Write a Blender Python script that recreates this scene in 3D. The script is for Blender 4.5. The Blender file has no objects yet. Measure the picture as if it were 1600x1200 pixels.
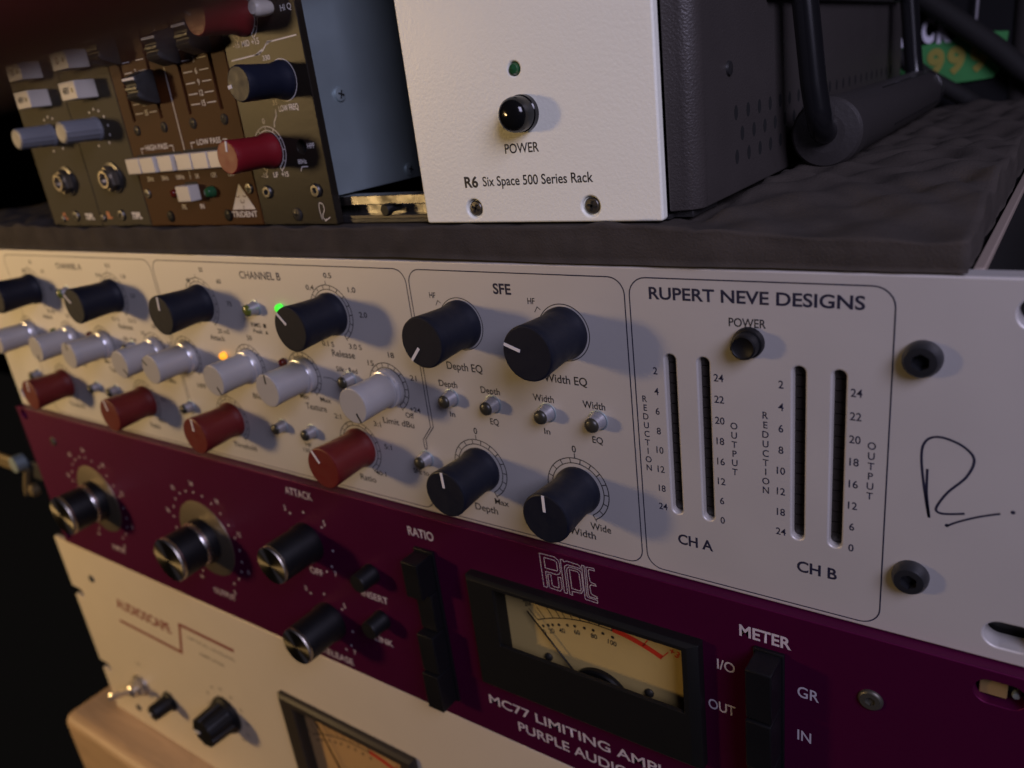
import bpy, bmesh, math, random
from mathutils import Vector, Matrix, noise
S = 0.001                                            # everything below is written in millimetres
SC = bpy.context.scene
COL = SC.collection
random.seed(7)

# ------------------------------------------------------------------ camera
cam_d = bpy.data.cameras.new("camera")
cam = bpy.data.objects.new("camera", cam_d); COL.objects.link(cam)
CP = Vector((477.08, -172.97, 45.21))
RX = Vector((0.81671, 0.56460, -0.11918)); RU = Vector((-0.10898, 0.35374, 0.92897)); RD = Vector((-0.56666, 0.74572, -0.35043))
m = Matrix((RX, RU, -RD)).transposed().to_4x4(); m.translation = CP * S
cam.matrix_world = m
cam_d.sensor_width = 36.0; cam_d.lens = 1235.4 / 1600 * 36
cam_d.clip_start = 0.002; cam_d.clip_end = 30
cam_d.dof.use_dof = True; cam_d.dof.focus_distance = 0.212; cam_d.dof.aperture_fstop = 12.5
SC.camera = cam

# ------------------------------------------------------------------ light (a dim room: one warm lamp, one cool window)
w = bpy.data.worlds.new("World"); SC.world = w; w.use_nodes = True
w.node_tree.nodes["Background"].inputs[0].default_value = (0.85, 0.75, 0.70, 1)
w.node_tree.nodes["Background"].inputs[1].default_value = 0.004


def area(name, pos, target, size, power, color, size_y=None):
    l = bpy.data.lights.new(name, 'AREA'); l.energy = power; l.color = color
    l.shape = 'RECTANGLE' if size_y else 'DISK'; l.size = size
    if size_y: l.size_y = size_y
    o = bpy.data.objects.new(name, l); COL.objects.link(o); o.location = pos
    o.rotation_euler = (Vector(target) - Vector(pos)).to_track_quat('-Z', 'Y').to_euler()
    return o


wl = area("warm_lamp", (-0.98, -1.08, 0.17), (-0.09, 0, -0.13), 0.20, 0.86, (1.0, 0.66, 0.29))
wl.data.spread = math.radians(38)                     # a shaded lamp: its beam fades towards the right of the stack
area("cool_window", (0.86, -0.38, 0.36), (0.38, 0.0, 0.0), 0.34, 4.1, (0.73, 0.69, 0.99), 0.34)
SC.view_settings.view_transform = 'Standard'; SC.view_settings.look = 'None'
SC.view_settings.exposure = 0; SC.view_settings.gamma = 1
SC.render.engine = 'CYCLES'
SC.cycles.use_denoising = True
SC.cycles.max_bounces = 8
SC.cycles.sample_clamp_indirect = 3

# ------------------------------------------------------------------ materials
MATS = {}


def mat(name, col, rough=0.5, metal=0.0, bump=None, var=0.0, vscale=60.0, coat=0.0, emit=None, spec=0.5, alpha_glass=False, rvar=0.0):
    if name in MATS: return MATS[name]
    M = bpy.data.materials.new(name); M.use_nodes = True
    nt = M.node_tree; b = nt.nodes["Principled BSDF"]
    b.inputs["Base Color"].default_value = (*col, 1); b.inputs["Roughness"].default_value = rough
    b.inputs["Metallic"].default_value = metal; b.inputs["Coat Weight"].default_value = coat
    b.inputs["Specular IOR Level"].default_value = spec
    tc = nt.nodes.new("ShaderNodeTexCoord")
    if var or rvar:
        n = nt.nodes.new("ShaderNodeTexNoise"); n.inputs["Scale"].default_value = vscale; n.inputs["Detail"].default_value = 5
        nt.links.new(tc.outputs["Object"], n.inputs["Vector"])
        if var:
            mx = nt.nodes.new("ShaderNodeMix"); mx.data_type = 'RGBA'
            mx.inputs["A"].default_value = (*[c * (1 - var) for c in col], 1)
            mx.inputs["B"].default_value = (*[min(1, c * (1 + var)) for c in col], 1)
            nt.links.new(n.outputs["Fac"], mx.inputs["Factor"]); nt.links.new(mx.outputs["Result"], b.inputs["Base Color"])
        if rvar:
            mr = nt.nodes.new("ShaderNodeMapRange")
            mr.inputs["To Min"].default_value = max(0.03, rough - rvar); mr.inputs["To Max"].default_value = min(1, rough + rvar)
            mr.inputs["From Min"].default_value = 0.3; mr.inputs["From Max"].default_value = 0.7
            nt.links.new(n.outputs["Fac"], mr.inputs["Value"]); nt.links.new(mr.outputs["Result"], b.inputs["Roughness"])
    if bump:
        sc_, st, *rest = bump
        n2 = nt.nodes.new("ShaderNodeTexNoise"); n2.inputs["Scale"].default_value = sc_
        n2.inputs["Detail"].default_value = rest[0] if rest else 3
        nt.links.new(tc.outputs["Object"], n2.inputs["Vector"])
        bp = nt.nodes.new("ShaderNodeBump"); bp.inputs["Strength"].default_value = st; bp.inputs["Distance"].default_value = 0.0004
        nt.links.new(n2.outputs["Fac"], bp.inputs["Height"]); nt.links.new(bp.outputs["Normal"], b.inputs["Normal"])
    if emit:
        b.inputs["Emission Color"].default_value = (*emit[0], 1); b.inputs["Emission Strength"].default_value = emit[1]
    if alpha_glass:                                   # thin clear sheet: see-through with a fresnel reflection
        tr = nt.nodes.new("ShaderNodeBsdfTransparent"); gl = nt.nodes.new("ShaderNodeBsdfGlossy"); fr = nt.nodes.new("ShaderNodeFresnel"); ms = nt.nodes.new("ShaderNodeMixShader")
        tr.inputs[0].default_value = (0.96, 0.96, 0.94, 1); gl.inputs["Roughness"].default_value = rough; fr.inputs[0].default_value = 1.3; ge = nt.nodes.new("ShaderNodeNewGeometry"); mf = nt.nodes.new("ShaderNodeMath"); mf.operation = "MULTIPLY"; iv = nt.nodes.new("ShaderNodeMath"); iv.operation = "SUBTRACT"; iv.inputs[0].default_value = 1.0
        nt.links.new(ge.outputs["Backfacing"], iv.inputs[1]); nt.links.new(iv.outputs[0], mf.inputs[0]); nt.links.new(fr.outputs[0], mf.inputs[1]); nt.links.new(mf.outputs[0], ms.inputs[0]); nt.links.new(tr.outputs[0], ms.inputs[1]); nt.links.new(gl.outputs[0], ms.inputs[2])
        nt.links.new(ms.outputs[0], nt.nodes["Material Output"].inputs[0])
    MATS[name] = M
    return M


WHITE = mat("matte_white_paint", (0.55, 0.53, 0.50), 0.50, metal=0.38, bump=(900, 0.06), rvar=0.04, vscale=40, var=0.02)
OFFW = mat("textured_white_paint", (0.86, 0.86, 0.73), 0.35, bump=(1300, 0.20, 2), var=0.02)
CREAM = mat("cream_paint", (0.64, 0.56, 0.43), 0.46, metal=0.15, bump=(700, 0.08), var=0.03)
PURPLE = mat("purple_anodised", (0.086, 0.0028, 0.041), 0.48, metal=0.6, spec=0.25, bump=(900, 0.06), var=0.08)
STEELBLK = mat("black_chassis_steel", (0.020, 0.019, 0.019), 0.42, bump=(1500, 0.25), var=0.1)
BLKPL = mat("black_plastic", (0.005, 0.005, 0.006), 0.45, spec=0.28, bump=(900, 0.05), rvar=0.06)
BLKGLOSS = mat("glossy_black_plastic", (0.006, 0.006, 0.006), 0.12)
NAVY = mat("soft_black_knob", (0.006, 0.0075, 0.015), 0.52, spec=0.25, rvar=0.08, vscale=300, bump=(2500, 0.1))
RED = mat("red_knob", (0.125, 0.011, 0.010), 0.46, spec=0.35, rvar=0.08, vscale=300)
RED2 = mat("gloss_red_knob", (0.17, 0.007, 0.012), 0.44, spec=0.35, rvar=0.06, vscale=300)
SILV = mat("silver_knob", (0.40, 0.385, 0.37), 0.45, metal=0.12, rvar=0.06, vscale=300)
CHROME = mat("brushed_aluminium", (0.62, 0.60, 0.56), 0.26, metal=1.0, rvar=0.08, vscale=200)
STEEL = mat("zinc_steel", (0.36, 0.44, 0.46), 0.40, metal=0.6, rvar=0.08, vscale=50, var=0.08)
DKSTEEL = mat("dark_screw_steel", (0.10, 0.095, 0.09), 0.36, metal=0.8)
BRASS = mat("yellow_zinc", (0.55, 0.40, 0.18), 0.42, metal=0.3)
INK = mat("navy_print", (0.010, 0.010, 0.030), 0.6)
INKT = mat("black_print", (0.012, 0.011, 0.012), 0.6)
WPRINT = mat("white_print", (0.66, 0.63, 0.60), 0.6)
PPRINT = mat("grey_print", (0.45, 0.40, 0.43), 0.6)
RPRINT = mat("maroon_print", (0.19, 0.028, 0.018), 0.6)
GPRINT = mat("grey_brown_print", (0.20, 0.16, 0.11), 0.6)
OPRINT = mat("orange_print", (0.50, 0.15, 0.05), 0.6)
FOAM = mat("charcoal_foam", (0.048, 0.040, 0.034), 0.95, bump=(1700, 0.55, 6), var=0.5, vscale=95, spec=0.2)
WOOD = None
METERFACE = mat("cream_meter_card", (0.50, 0.37, 0.15), 0.6, var=0.03)
DULLBRASS = mat("dark_brass", (0.13, 0.095, 0.045), 0.5, metal=0.3)  # much darker copy of the yellow zinc colour
GLASS = mat("clear_window", (1, 1, 1), 0.02, alpha_glass=True)
MRED = mat("meter_red_print", (0.55, 0.03, 0.015), 0.6)
KEYW = mat("ivory_keycap", (0.50, 0.46, 0.39), 0.35)
GREYPNL = mat("olive_grey_panel", (0.040, 0.033, 0.021), 0.5, spec=0.1, var=0.06, bump=(900, 0.05))
BROWNPNL = mat("brown_panel", (0.056, 0.0185, 0.0048), 0.5, spec=0.08, var=0.08, bump=(900, 0.05))
BLKPNL = mat("charcoal_panel", (0.015, 0.012, 0.009), 0.36, spec=0.12, var=0.08, bump=(500, 0.08))
BLUEGREY = mat("blue_grey_knob", (0.16, 0.165, 0.18), 0.36)
LEDOFF_G = mat("green_led_off", (0.02, 0.09, 0.035), 0.15, coat=0.5)
LEDOFF_R = mat("red_led_off", (0.10, 0.008, 0.006), 0.15, coat=0.5)
LEDOFF_Y = mat("olive_led_off", (0.10, 0.12, 0.02), 0.25)
LEDG = mat("green_led_lit", (0.05, 0.6, 0.05), 0.3, emit=((0.06, 1.0, 0.03), 0.9))
LEDO = mat("orange_led_lit", (0.8, 0.4, 0.05), 0.3, emit=((1.0, 0.34, 0.015), 1.3))
SEGM = mat("dark_meter_segment", (0.024, 0.020, 0.017), 0.30)
DARK = mat("dark_void", (0.006, 0.006, 0.006), 0.8)


def wood_mat():
    M = bpy.data.materials.new("varnished_wood"); M.use_nodes = True; nt = M.node_tree; b = nt.nodes["Principled BSDF"]
    tc = nt.nodes.new("ShaderNodeTexCoord"); mp = nt.nodes.new("ShaderNodeMapping"); mp.inputs["Scale"].default_value = (6, 60, 60)
    n = nt.nodes.new("ShaderNodeTexNoise"); n.inputs["Scale"].default_value = 3; n.inputs["Detail"].default_value = 8; n.inputs["Distortion"].default_value = 1.2
    r = nt.nodes.new("ShaderNodeValToRGB")
    r.color_ramp.elements[0].color = (0.42, 0.28, 0.155, 1); r.color_ramp.elements[1].color = (0.54, 0.36, 0.20, 1)
    r.color_ramp.elements[0].position = 0.3; r.color_ramp.elements[1].position = 0.75
    nt.links.new(tc.outputs["Object"], mp.inputs[0]); nt.links.new(mp.outputs[0], n.inputs["Vector"])
    nt.links.new(n.outputs["Fac"], r.inputs[0]); nt.links.new(r.outputs[0], b.inputs["Base Color"])
    b.inputs["Roughness"].default_value = 0.5
    return M


WOOD = wood_mat()

# ------------------------------------------------------------------ mesh helpers (mm in, metres out)


def new_mesh(name, verts, faces, smooth=False):
    me = bpy.data.meshes.new(name)
    me.from_pydata([(v[0] * S, v[1] * S, v[2] * S) for v in verts], [], faces)
    me.update()
    if smooth:
        me.polygons.foreach_set("use_smooth", [True] * len(me.polygons))
    return me


def flatten(me, axes="xyz"):
    """big planar faces shade flat so that rounded edges do not bleed into them"""
    for p in me.polygons:
        n = p.normal
        if (abs(n.y) > 0.9995) or ("x" in axes and abs(n.x) > 0.9995) or ("z" in axes and abs(n.z) > 0.9995): p.use_smooth = False


class MB:
    """collects pieces of ONE mesh"""
    def __init__(s): s.v = []; s.f = []
    def add(s, v, f):
        o = len(s.v); s.v += list(v); s.f += [tuple(i + o for i in q) for q in f]; return s
    def box(s, x0, x1, y0, y1, z0, z1):
        return s.add([(x0, y0, z0), (x1, y0, z0), (x1, y1, z0), (x0, y1, z0), (x0, y0, z1), (x1, y0, z1), (x1, y1, z1), (x0, y1, z1)],
                     [(3, 2, 1, 0), (4, 5, 6, 7), (0, 1, 5, 4), (1, 2, 6, 5), (2, 3, 7, 6), (3, 0, 4, 7)])
    def lathe(s, prof, n=40, cx=0, y0=0, cz=0, rmod=None):
        """prof [(radius, height toward the viewer)], axis along -Y"""
        v = []; f = []
        for (r, h) in prof:
            for k in range(n):
                a = 2 * math.pi * k / n
                rr = r * (rmod(a, h) if rmod else 1)
                v.append((cx + rr * math.sin(a), y0 - h, cz + rr * math.cos(a)))
        for i in range(len(prof) - 1):
            for k in range(n):
                a, b = i * n + k, i * n + (k + 1) % n
                f.append((a, b, b + n, a + n))
        if prof[0][0] > 1e-6: f.append(tuple(range(n))[::-1])
        if prof[-1][0] > 1e-6: f.append(tuple(range((len(prof) - 1) * n, len(prof) * n)))
        return s.add(v, f)
    def tube(s, pts, r, n=14, caps=True):
        pts = [Vector(p) for p in pts]; v = []; f = []
        up = Vector((0.123, 0.31, 0.94)).normalized(); prev = None
        for i, p in enumerate(pts):
            d = (pts[min(i + 1, len(pts) - 1)] - pts[max(i - 1, 0)]).normalized()
            if prev is None:
                a = d.cross(up).normalized()
            else:
                a = (prev - d * prev.dot(d)).normalized()
            prev = a; b = d.cross(a)
            rr = r[i] if isinstance(r, (list, tuple)) else r
            for k in range(n):
                t = 2 * math.pi * k / n
                q = p + a * math.cos(t) * rr + b * math.sin(t) * rr; v.append(tuple(q))
        for i in range(len(pts) - 1):
            for k in range(n):
                x, y = i * n + k, i * n + (k + 1) % n
                f.append((x, y, y + n, x + n))
        if caps: f.append(tuple(range(n))[::-1]); f.append(tuple(range((len(pts) - 1) * n, len(pts) * n)))
        return s.add(v, f)
    def ribbon(s, pts, wd, y=0, closed=False):
        """flat printed line in the panel plane: pts are (x, z)"""
        n = len(pts); L = []; R = []
        for i in range(n):
            a = pts[(i - 1) % n] if (closed or i) else pts[0]
            b = pts[(i + 1) % n] if (closed or i < n - 1) else pts[-1]
            p = pts[i]
            d1 = Vector((p[0] - a[0], p[1] - a[1])); d2 = Vector((b[0] - p[0], b[1] - p[1]))
            if d1.length < 1e-9: d1 = d2
            if d2.length < 1e-9: d2 = d1
            d1.normalize(); d2.normalize(); t = d1 + d2
            if t.length < 1e-6: t = d1
            t.normalize(); nn = Vector((-t[1], t[0])); k = wd / 2 / max(0.5, abs(nn.dot(Vector((-d1[1], d1[0])))))
            L.append((p[0] + nn[0] * k, y, p[1] + nn[1] * k)); R.append((p[0] - nn[0] * k, y, p[1] - nn[1] * k))
        f = []
        for i in range(n if closed else n - 1):
            j = (i + 1) % n
            f.append((i, j, n + j, n + i))
        return s.add(L + R, f)
    def disc(s, cx, cz, r, y, n=16):
        return s.add([(cx + r * math.cos(2 * math.pi * k / n), y, cz + r * math.sin(2 * math.pi * k / n)) for k in range(n)], [tuple(range(n))])
    def poly(s, pts, y):
        return s.add([(x, y, z) for x, z in pts], [tuple(range(len(pts)))])
    def mesh(s, name, smooth_angle=None, bevel=None, segs=2):
        me = new_mesh(name, s.v, s.f)
        bm = bmesh.new(); bm.from_mesh(me)
        bmesh.ops.recalc_face_normals(bm, faces=bm.faces)
        if bevel:
            bmesh.ops.bevel(bm, geom=[e for e in bm.edges if e.calc_face_angle(0) > 0.5], offset=bevel * S, segments=segs, profile=0.5, affect='EDGES', clamp_overlap=True)
        bm.to_mesh(me); bm.free()
        if smooth_angle is not None:
            me.polygons.foreach_set("use_smooth", [True] * len(me.polygons))
            try: me.set_sharp_from_angle(angle=math.radians(smooth_angle))
            except Exception: pass
            flatten(me, "xyz" if bevel else "y")
        return me


def boxm(name, x0, x1, y0, y1, z0, z1, bevel=None, segs=2):
    return MB().box(x0, x1, y0, y1, z0, z1).mesh(name, 35 if bevel else None, bevel, segs)


def lathem(name, prof, n=40, ang=38, **k):
    return MB().lathe(prof, n, **k).mesh(name, ang)


def rrect(x0, x1, z0, z1, r, n=6):
    p = []
    for cx, cz, a0 in ((x1 - r, z1 - r, 0), (x0 + r, z1 - r, 90), (x0 + r, z0 + r, 180), (x1 - r, z0 + r, 270)):
        for k in range(n + 1):
            a = math.radians(a0 + 90 * k / n); p.append((cx + r * math.cos(a), cz + r * math.sin(a)))
    return p


def circ(cx, cz, r, n=28):
    return [(cx + r * math.cos(2 * math.pi * k / n), cz + r * math.sin(2 * math.pi * k / n)) for k in range(n)]


def plate(name, outline, holes, y_front, y_back, bev=0.5):
    """flat panel with real holes and softened edges, built as a filled curve"""
    c = bpy.data.curves.new(name, 'CURVE'); c.dimensions = '2D'; c.fill_mode = 'BOTH'
    th = (y_back - y_front)
    c.extrude = (th / 2 - bev) * S; c.bevel_depth = bev * S; c.bevel_resolution = 2; c.offset = -bev * S
    for pts in [outline] + list(holes):
        sp = c.splines.new('POLY'); sp.points.add(len(pts) - 1); sp.use_cyclic_u = True
        for i, (x, z) in enumerate(pts): sp.points[i].co = (x * S, z * S, 0, 1)
    o = bpy.data.objects.new(name, c); COL.objects.link(o)
    bpy.context.view_layer.update()
    dg = bpy.context.evaluated_depsgraph_get()
    me = bpy.data.meshes.new_from_object(o.evaluated_get(dg))
    bpy.data.objects.remove(o); bpy.data.curves.remove(c)
    ym = (y_front + y_back) / 2 * S
    me.transform(Matrix(((1, 0, 0, 0), (0, 0, -1, ym), (0, 1, 0, 0), (0, 0, 0, 1))))
    bm = bmesh.new(); bm.from_mesh(me); bmesh.ops.remove_doubles(bm, verts=bm.verts, dist=1e-6)
    bmesh.ops.recalc_face_normals(bm, faces=bm.faces); bm.to_mesh(me); bm.free()
    me.polygons.foreach_set("use_smooth", [True] * len(me.polygons))
    flatten(me)
    return me


# ------------------------------------------------------------------ things and parts
class Thing:
    def __init__(s, name, label, cat, loc, group=None):
        s.loc = Vector(loc)
        s.o = bpy.data.objects.new(name, None); COL.objects.link(s.o); s.o.location = s.loc * S; s.o.empty_display_size = 0.01
        s.o['label'] = label; s.o['category'] = cat
        if group: s.o['group'] = group
    def part(s, name, me, m, at=(0, 0, 0), parent=None, rot=None, label=None):
        o = bpy.data.objects.new(name, me); COL.objects.link(o)
        if m is not None and not me.materials: me.materials.append(m)
        if parent is None:
            o.parent = s.o; o.location = (Vector(at) - s.loc) * S
        else:
            o.parent = parent; o.location = Vector(at) * S
        if rot: o.rotation_euler = rot
        if label: o['label'] = label
        return o


def single(name, me, m, label, cat, kind=None, group=None):
    o = bpy.data.objects.new(name, me); COL.objects.link(o)
    if m is not None: me.materials.append(m)
    if label: o['label'] = label
    if cat: o['category'] = cat
    if kind: o['kind'] = kind
    if group: o['group'] = group
    return o


TEXTS = []
def text(th, s, x0, x1, z, cap, y, m, bold=0.0, parent=None, fit=True, name="lettering", rot=0):
    """printed words: from x0 to x1 on the panel, baseline z, capital height cap"""
    TEXTS.append((th, s, x0, x1, z, cap, y, m, bold if bold else 0.013, parent, fit, name, rot))


def ctext(th, s, cx, z, cap, y, m, bold=0.0, parent=None, name="lettering", rot=0):
    text(th, s, cx, cx, z, cap, y, m, bold, parent, False, name, rot)


def flush_texts():
    objs = []; cache = {}
    for t in TEXTS:
        key = (t[1], t[8])
        if key in cache: continue
        c = bpy.data.curves.new("txt", 'FONT'); c.body = t[1]; c.size = 1; c.offset = t[8]; c.resolution_u = 4
        o = bpy.data.objects.new("txt", c); COL.objects.link(o); cache[key] = o
    c = bpy.data.curves.new("txt", 'FONT'); c.body = "H"; c.size = 1; h = bpy.data.objects.new("txt", c); COL.objects.link(h)
    bpy.context.view_layer.update(); dg = bpy.context.evaluated_depsgraph_get()
    mh = bpy.data.meshes.new_from_object(h.evaluated_get(dg)); cap1 = max(v.co.y for v in mh.vertices)
    base = {k: bpy.data.meshes.new_from_object(o.evaluated_get(dg)) for k, o in cache.items()}
    for o in list(cache.values()) + [h]:
        cu = o.data; bpy.data.objects.remove(o); bpy.data.curves.remove(cu)
    bpy.data.meshes.remove(mh)
    for (th, s, x0, x1, z, cap, y, m, bold, parent, fit, name, rot) in TEXTS:
        me = base[(s, bold)].copy(); me.name = name
        if not me.vertices: continue
        xs = [v.co.x for v in me.vertices]; a, b = min(xs), max(xs); sz = cap / cap1
        sx = (x1 - x0) / (b - a) if fit else sz * 0.92
        cx = (x0 + x1) / 2; mid = (a + b) / 2; cr, sr = math.cos(rot), math.sin(rot)
        for v in me.vertices:
            px, pz = (v.co.x - mid) * sx, v.co.y * sz
            v.co = Vector(((cx + px * cr - pz * sr) * S, y * S, (z + px * sr + pz * cr) * S))
        me.materials.clear()
        th.part(name, me, m, parent=parent)


def pol(cx, cz, r, deg):
    a = math.radians(deg); return (cx + r * math.sin(a), cz + r * math.cos(a))


def arc(cx, cz, r, d0, d1, n=40):
    return [pol(cx, cz, r, d0 + (d1 - d0) * k / n) for k in range(n + 1)]


def dial_mesh(cx, cz, r0, r1, y, d0=-150, d1=150, step=20, wd=0.3, top=1.6):
    b = MB(); b.ribbon(arc(cx, cz, r1, d0, d1), wd, y)
    if r0: b.ribbon(arc(cx, cz, r0, d0, d1), wd, y)
    n = round((d1 - d0) / step)
    for k in range(n + 1):
        d = d0 + (d1 - d0) * k / n
        e = r1 + (0.6 if k in (0, n) else 0)
        b.ribbon([pol(cx, cz, r0 or r1 - 1, d), pol(cx, cz, e, d)], wd, y)
    if top: b.ribbon([pol(cx, cz, r1, 0), pol(cx, cz, r1 + top, 0)], wd, y)
    return b.mesh("dial_scale")


# ================================================================== SETTING
single("wall", boxm("wall", -24000, 9000, 3600, 3620, -2500, 2500), mat("black_wall", (0.007, 0.006, 0.005), 0.95, spec=0.1), "dark unlit wall far behind the racks", None, 'structure')

# desk the stack stands on
d = Thing("wooden_desk", "light brown wooden desk top with rounded edge under the cream rack unit", "desk", (220, 150, -400))
d.part("desk_top", boxm("desk_top", -47, 700, -27, 420, -400, -310.4, 7, 4), WOOD)

# ================================================================== WHITE PROCESSOR (two rack units)
Y = -0.03
mb = Thing("rack_processor", "off white rack processor with black, silver and red knobs, directly under the foam sheet", "audio processor", (241, 120, -88.4))
slots_w = [rrect(468.9, 479.2, z - 3.3, z + 3.3, 3.2) for z in (-6.9, -81.6)] + [rrect(3.5, 13.7, z - 3.3, z + 3.3, 3.2) for z in (-6.9, -81.6)]
mslots = [(396.1, "A"), (404.9, "A"), (427.9, "B"), (436.7, "B")]
holes = slots_w + [rrect(x - 1.45, x + 1.45, -68.0, -22.2, 1.4) for x, _ in mslots]
mb.part("front_panel", plate("front_panel", rrect(0, 482.6, -88.7, 0, 1.2), holes, 0, 6.0, 0.5), WHITE)
mb.part("chassis", boxm("chassis", 22, 461.5, 6.02, 300, -86.5, -1.2, 0.8), STEELBLK)
mb.part("lid_edge", boxm("lid_edge", 460.2, 462.3, 6.05, 300, -1.6, 0.2, 0.3), mat("lid_edge_metal", (0.30, 0.24, 0.20), 0.5))
# printed frames
def frame_line(pts, closed=True, wd=0.33):
    b = MB(); b.ribbon(pts, wd, Y, closed); mb.part("printed_frame", b.mesh("printed_frame"), INK)
frame_line(rrect(40.0, 170.6, -87.2, -2.5, 4.6))
frame_line(rrect(386.0, 447.4, -87.4, -2.6, 4.6))
# channel B / stereo frames share a bent border
cB = [(306.0, -63.7)] + [(305.95, -60.6), (310.15, -55.5), (310.2, -7.2)] + [pol(305.6, -7.2, 4.6, a) for a in range(80, -1, -10)] + [(176.8, -2.6)] + [pol(176.8, -7.2, 4.6, -a) for a in range(0, 91, 10)] + [(172.2, -82.6)] + [pol(176.8, -82.6, 4.6, -a) for a in range(100, 181, 10)] + [(301.2, -87.2)] + [pol(301.2, -82.6, 4.6, a) for a in range(170, 89, -10)] + [(305.8, -77)]
frame_line(cB, False)
sf = [(307.1, -63.7), (307.15, -60.3), (311.4, -55.3), (311.4, -7.2)] + [pol(316, -7.2, 4.6, -a) for a in range(80, -1, -10)] + [(380.0, -2.7)] + [pol(380, -7.3, 4.6, a) for a in range(0, 91, 10)] + [(384.5, -82.8)] + [pol(379.9, -82.8, 4.6, a) for a in range(90, 181, 10)] + [(311.9, -87.4)] + [pol(311.9, -82.8, 4.6, -a) for a in range(180, 89, -10)] + [(307.3, -77)]
frame_line(sf, False)
frame_line([(306.0, -63.7), (306.5, -64.1), (307.1, -63.7)], False)

# knob meshes (origin at the base, axis toward the viewer)
big_prof = [(7.45, 0.0), (7.5, 1.0), (7.3, 1.8), (7.0, 2.5), (6.9, 3.6), (6.95, 6), (7.2, 11), (7.5, 15.5), (7.65, 17.2), (7.5, 17.8), (7.1, 18.0)]
big_me = {c: lathem("knob", big_prof, 56) for c in ("navy", "red")}
sil_prof = [(6.7, 0.0), (6.75, 1.0), (6.55, 1.6), (6.5, 3.0), (5.9, 3.5), (5.8, 5.0), (5.85, 9), (6.0, 14), (6.12, 16.4), (6.0, 16.9), (5.7, 17.05)]
sil_me = lathem("knob", sil_prof, 48)
col_me = lathem("collar", [(6.6, 1.2), (6.68, 1.7), (6.62, 2.8), (6.4, 3.2), (5.9, 3.4)], 48)
ptr_big = boxm("pointer", -0.44, 0.44, -18.1, -17.85, 2.2, 7.3)
ptr_sil = boxm("pointer", -0.36, 0.36, -17.13, -16.9, 2.6, 6.0)
COLLAR = mat("bright_knob_collar", (0.72, 0.72, 0.74), 0.25, metal=0.6)
def knob(x, z, kind, ang, label=None):
    if kind == 'silver':
        k = mb.part("knob", sil_me, SILV, (x, 0, z), rot=(0, math.radians(ang), 0), label=label)
        mb.part("collar", col_me, COLLAR, parent=k); mb.part("pointer", ptr_sil, INKT, parent=k)
    else:
        k = mb.part("knob", big_me[kind], NAVY if kind == 'navy' else RED, (x, 0, z), rot=(0, math.radians(ang), 0), label=label)
        mb.part("pointer", ptr_big, WPRINT, parent=k)
    return k
for dx in (0, -138):
    a = dx < 0
    knob(200 + dx, -19, 'navy', 20 if a else 8, "black knob")
    knob(273.6 + dx, -19, 'navy', -48 if a else -45)
    knob(180 + dx, -43, 'silver', -50 if not a else 170)
    knob(221.3 + dx, -43, 'silver', 180 if a else 150)
    knob(252.3 + dx, -43.2, 'silver', 6 if a else 2)
    knob(294.5 + dx, -43.2, 'silver', 133 if a else 155)
    knob(200 + dx, -68.6, 'red', 5 if a else 2)
    knob(274.2 + dx, -68.8, 'red', -14 if a else -35)
knob(329.6, -18.8, 'navy', -139); knob(365.3, -18.8, 'navy', -72)
knob(328.8, -67.2, 'navy', -2); knob(364.8, -67.2, 'navy', 0)
for dx in (0, -138):
    for x, z, r0, r1 in ((200, -19, 8.5, 10), (273.6, -19, 8.5, 10), (180, -43, 7, 8.6), (221.3, -43, 7, 8.6), (252.3, -43.2, 7, 8.6), (294.5, -43.2, 7, 8.6), (200, -68.6, 8.5, 10), (274.2, -68.8, 8.5, 10)):
        mb.part("dial_scale", dial_mesh(x + dx, z, r0, r1, Y, top=1.4 if z == -19 or x == 200 else 0), INKT)
for x, z in ((328.8, -67.2), (364.8, -67.2)):
    mb.part("dial_scale", dial_mesh(x, z, 8.7, 10.3, Y), INKT)
for x, z in ((329.6, -18.8), (365.3, -18.8)):
    b = MB(); b.ribbon(circ(x, z, 8.1, 60), 0.26, Y, True)
    b.ribbon([(x - 8.7, z + 5.3), (x - 7.7, z + 6.9), (x - 6.7, z + 6.1)], 0.24, Y)
    mb.part("dial_scale", b.mesh("dial_scale"), INKT)

def T(s, x0, x1, z, cap, bold=0.0, m=INKT): text(mb, s, x0, x1, z, cap, Y, m, bold)
T("RUPERT NEVE DESIGNS", 391.4, 441.5, -7.9, 2.95, 0.022, INK)
T("POWER", 411.6, 420.4, -13.6, 2.05)
T("SFE", 343.2, 349.4, -8.8, 2.9, 0.03, INK)
T("CHANNEL B", 228.1, 251.0, -8.3, 2.7, 0.012, INK); T("CHANNEL A", 91.5, 114.4, -8.3, 2.7, 0.012, INK)
T("HF", 318.9, 321.3, -11.2, 1.7); T("HF", 354.6, 357.0, -11.2, 1.7)
T("Depth EQ", 321.4, 335.3, -33.8, 2.45); T("Width EQ", 357.2, 371.3, -33.8, 2.4)
T("Depth", 317.0, 324.4, -40.0, 2.1); T("In", 319.6, 321.7, -50.2, 1.85)
T("Depth", 333.5, 340.7, -40.3, 2.1); T("EQ", 335.5, 338.8, -50.5, 2.0)
T("Width", 352.6, 359.7, -40.3, 2.1); T("In", 355.2, 357.3, -50.6, 1.85)
T("Width", 369.2, 376.3, -40.3, 2.1); T("EQ", 371.3, 374.7, -50.8, 2.0)
T("0", 328.3, 329.7, -54.9, 2.1); T("0", 364.1, 365.5, -55.0, 2.1)
T("Max", 332.8, 338.3, -79.0, 2.1); T("Depth", 324.2, 333.4, -82.9, 2.5)
T("Wide", 367.9, 374.8, -79.7, 2.3); T("Width", 360.2, 369.4, -83.1, 2.4)
T("SFE to", 298.8, 305.8, -74.3, 1.8)
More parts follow.
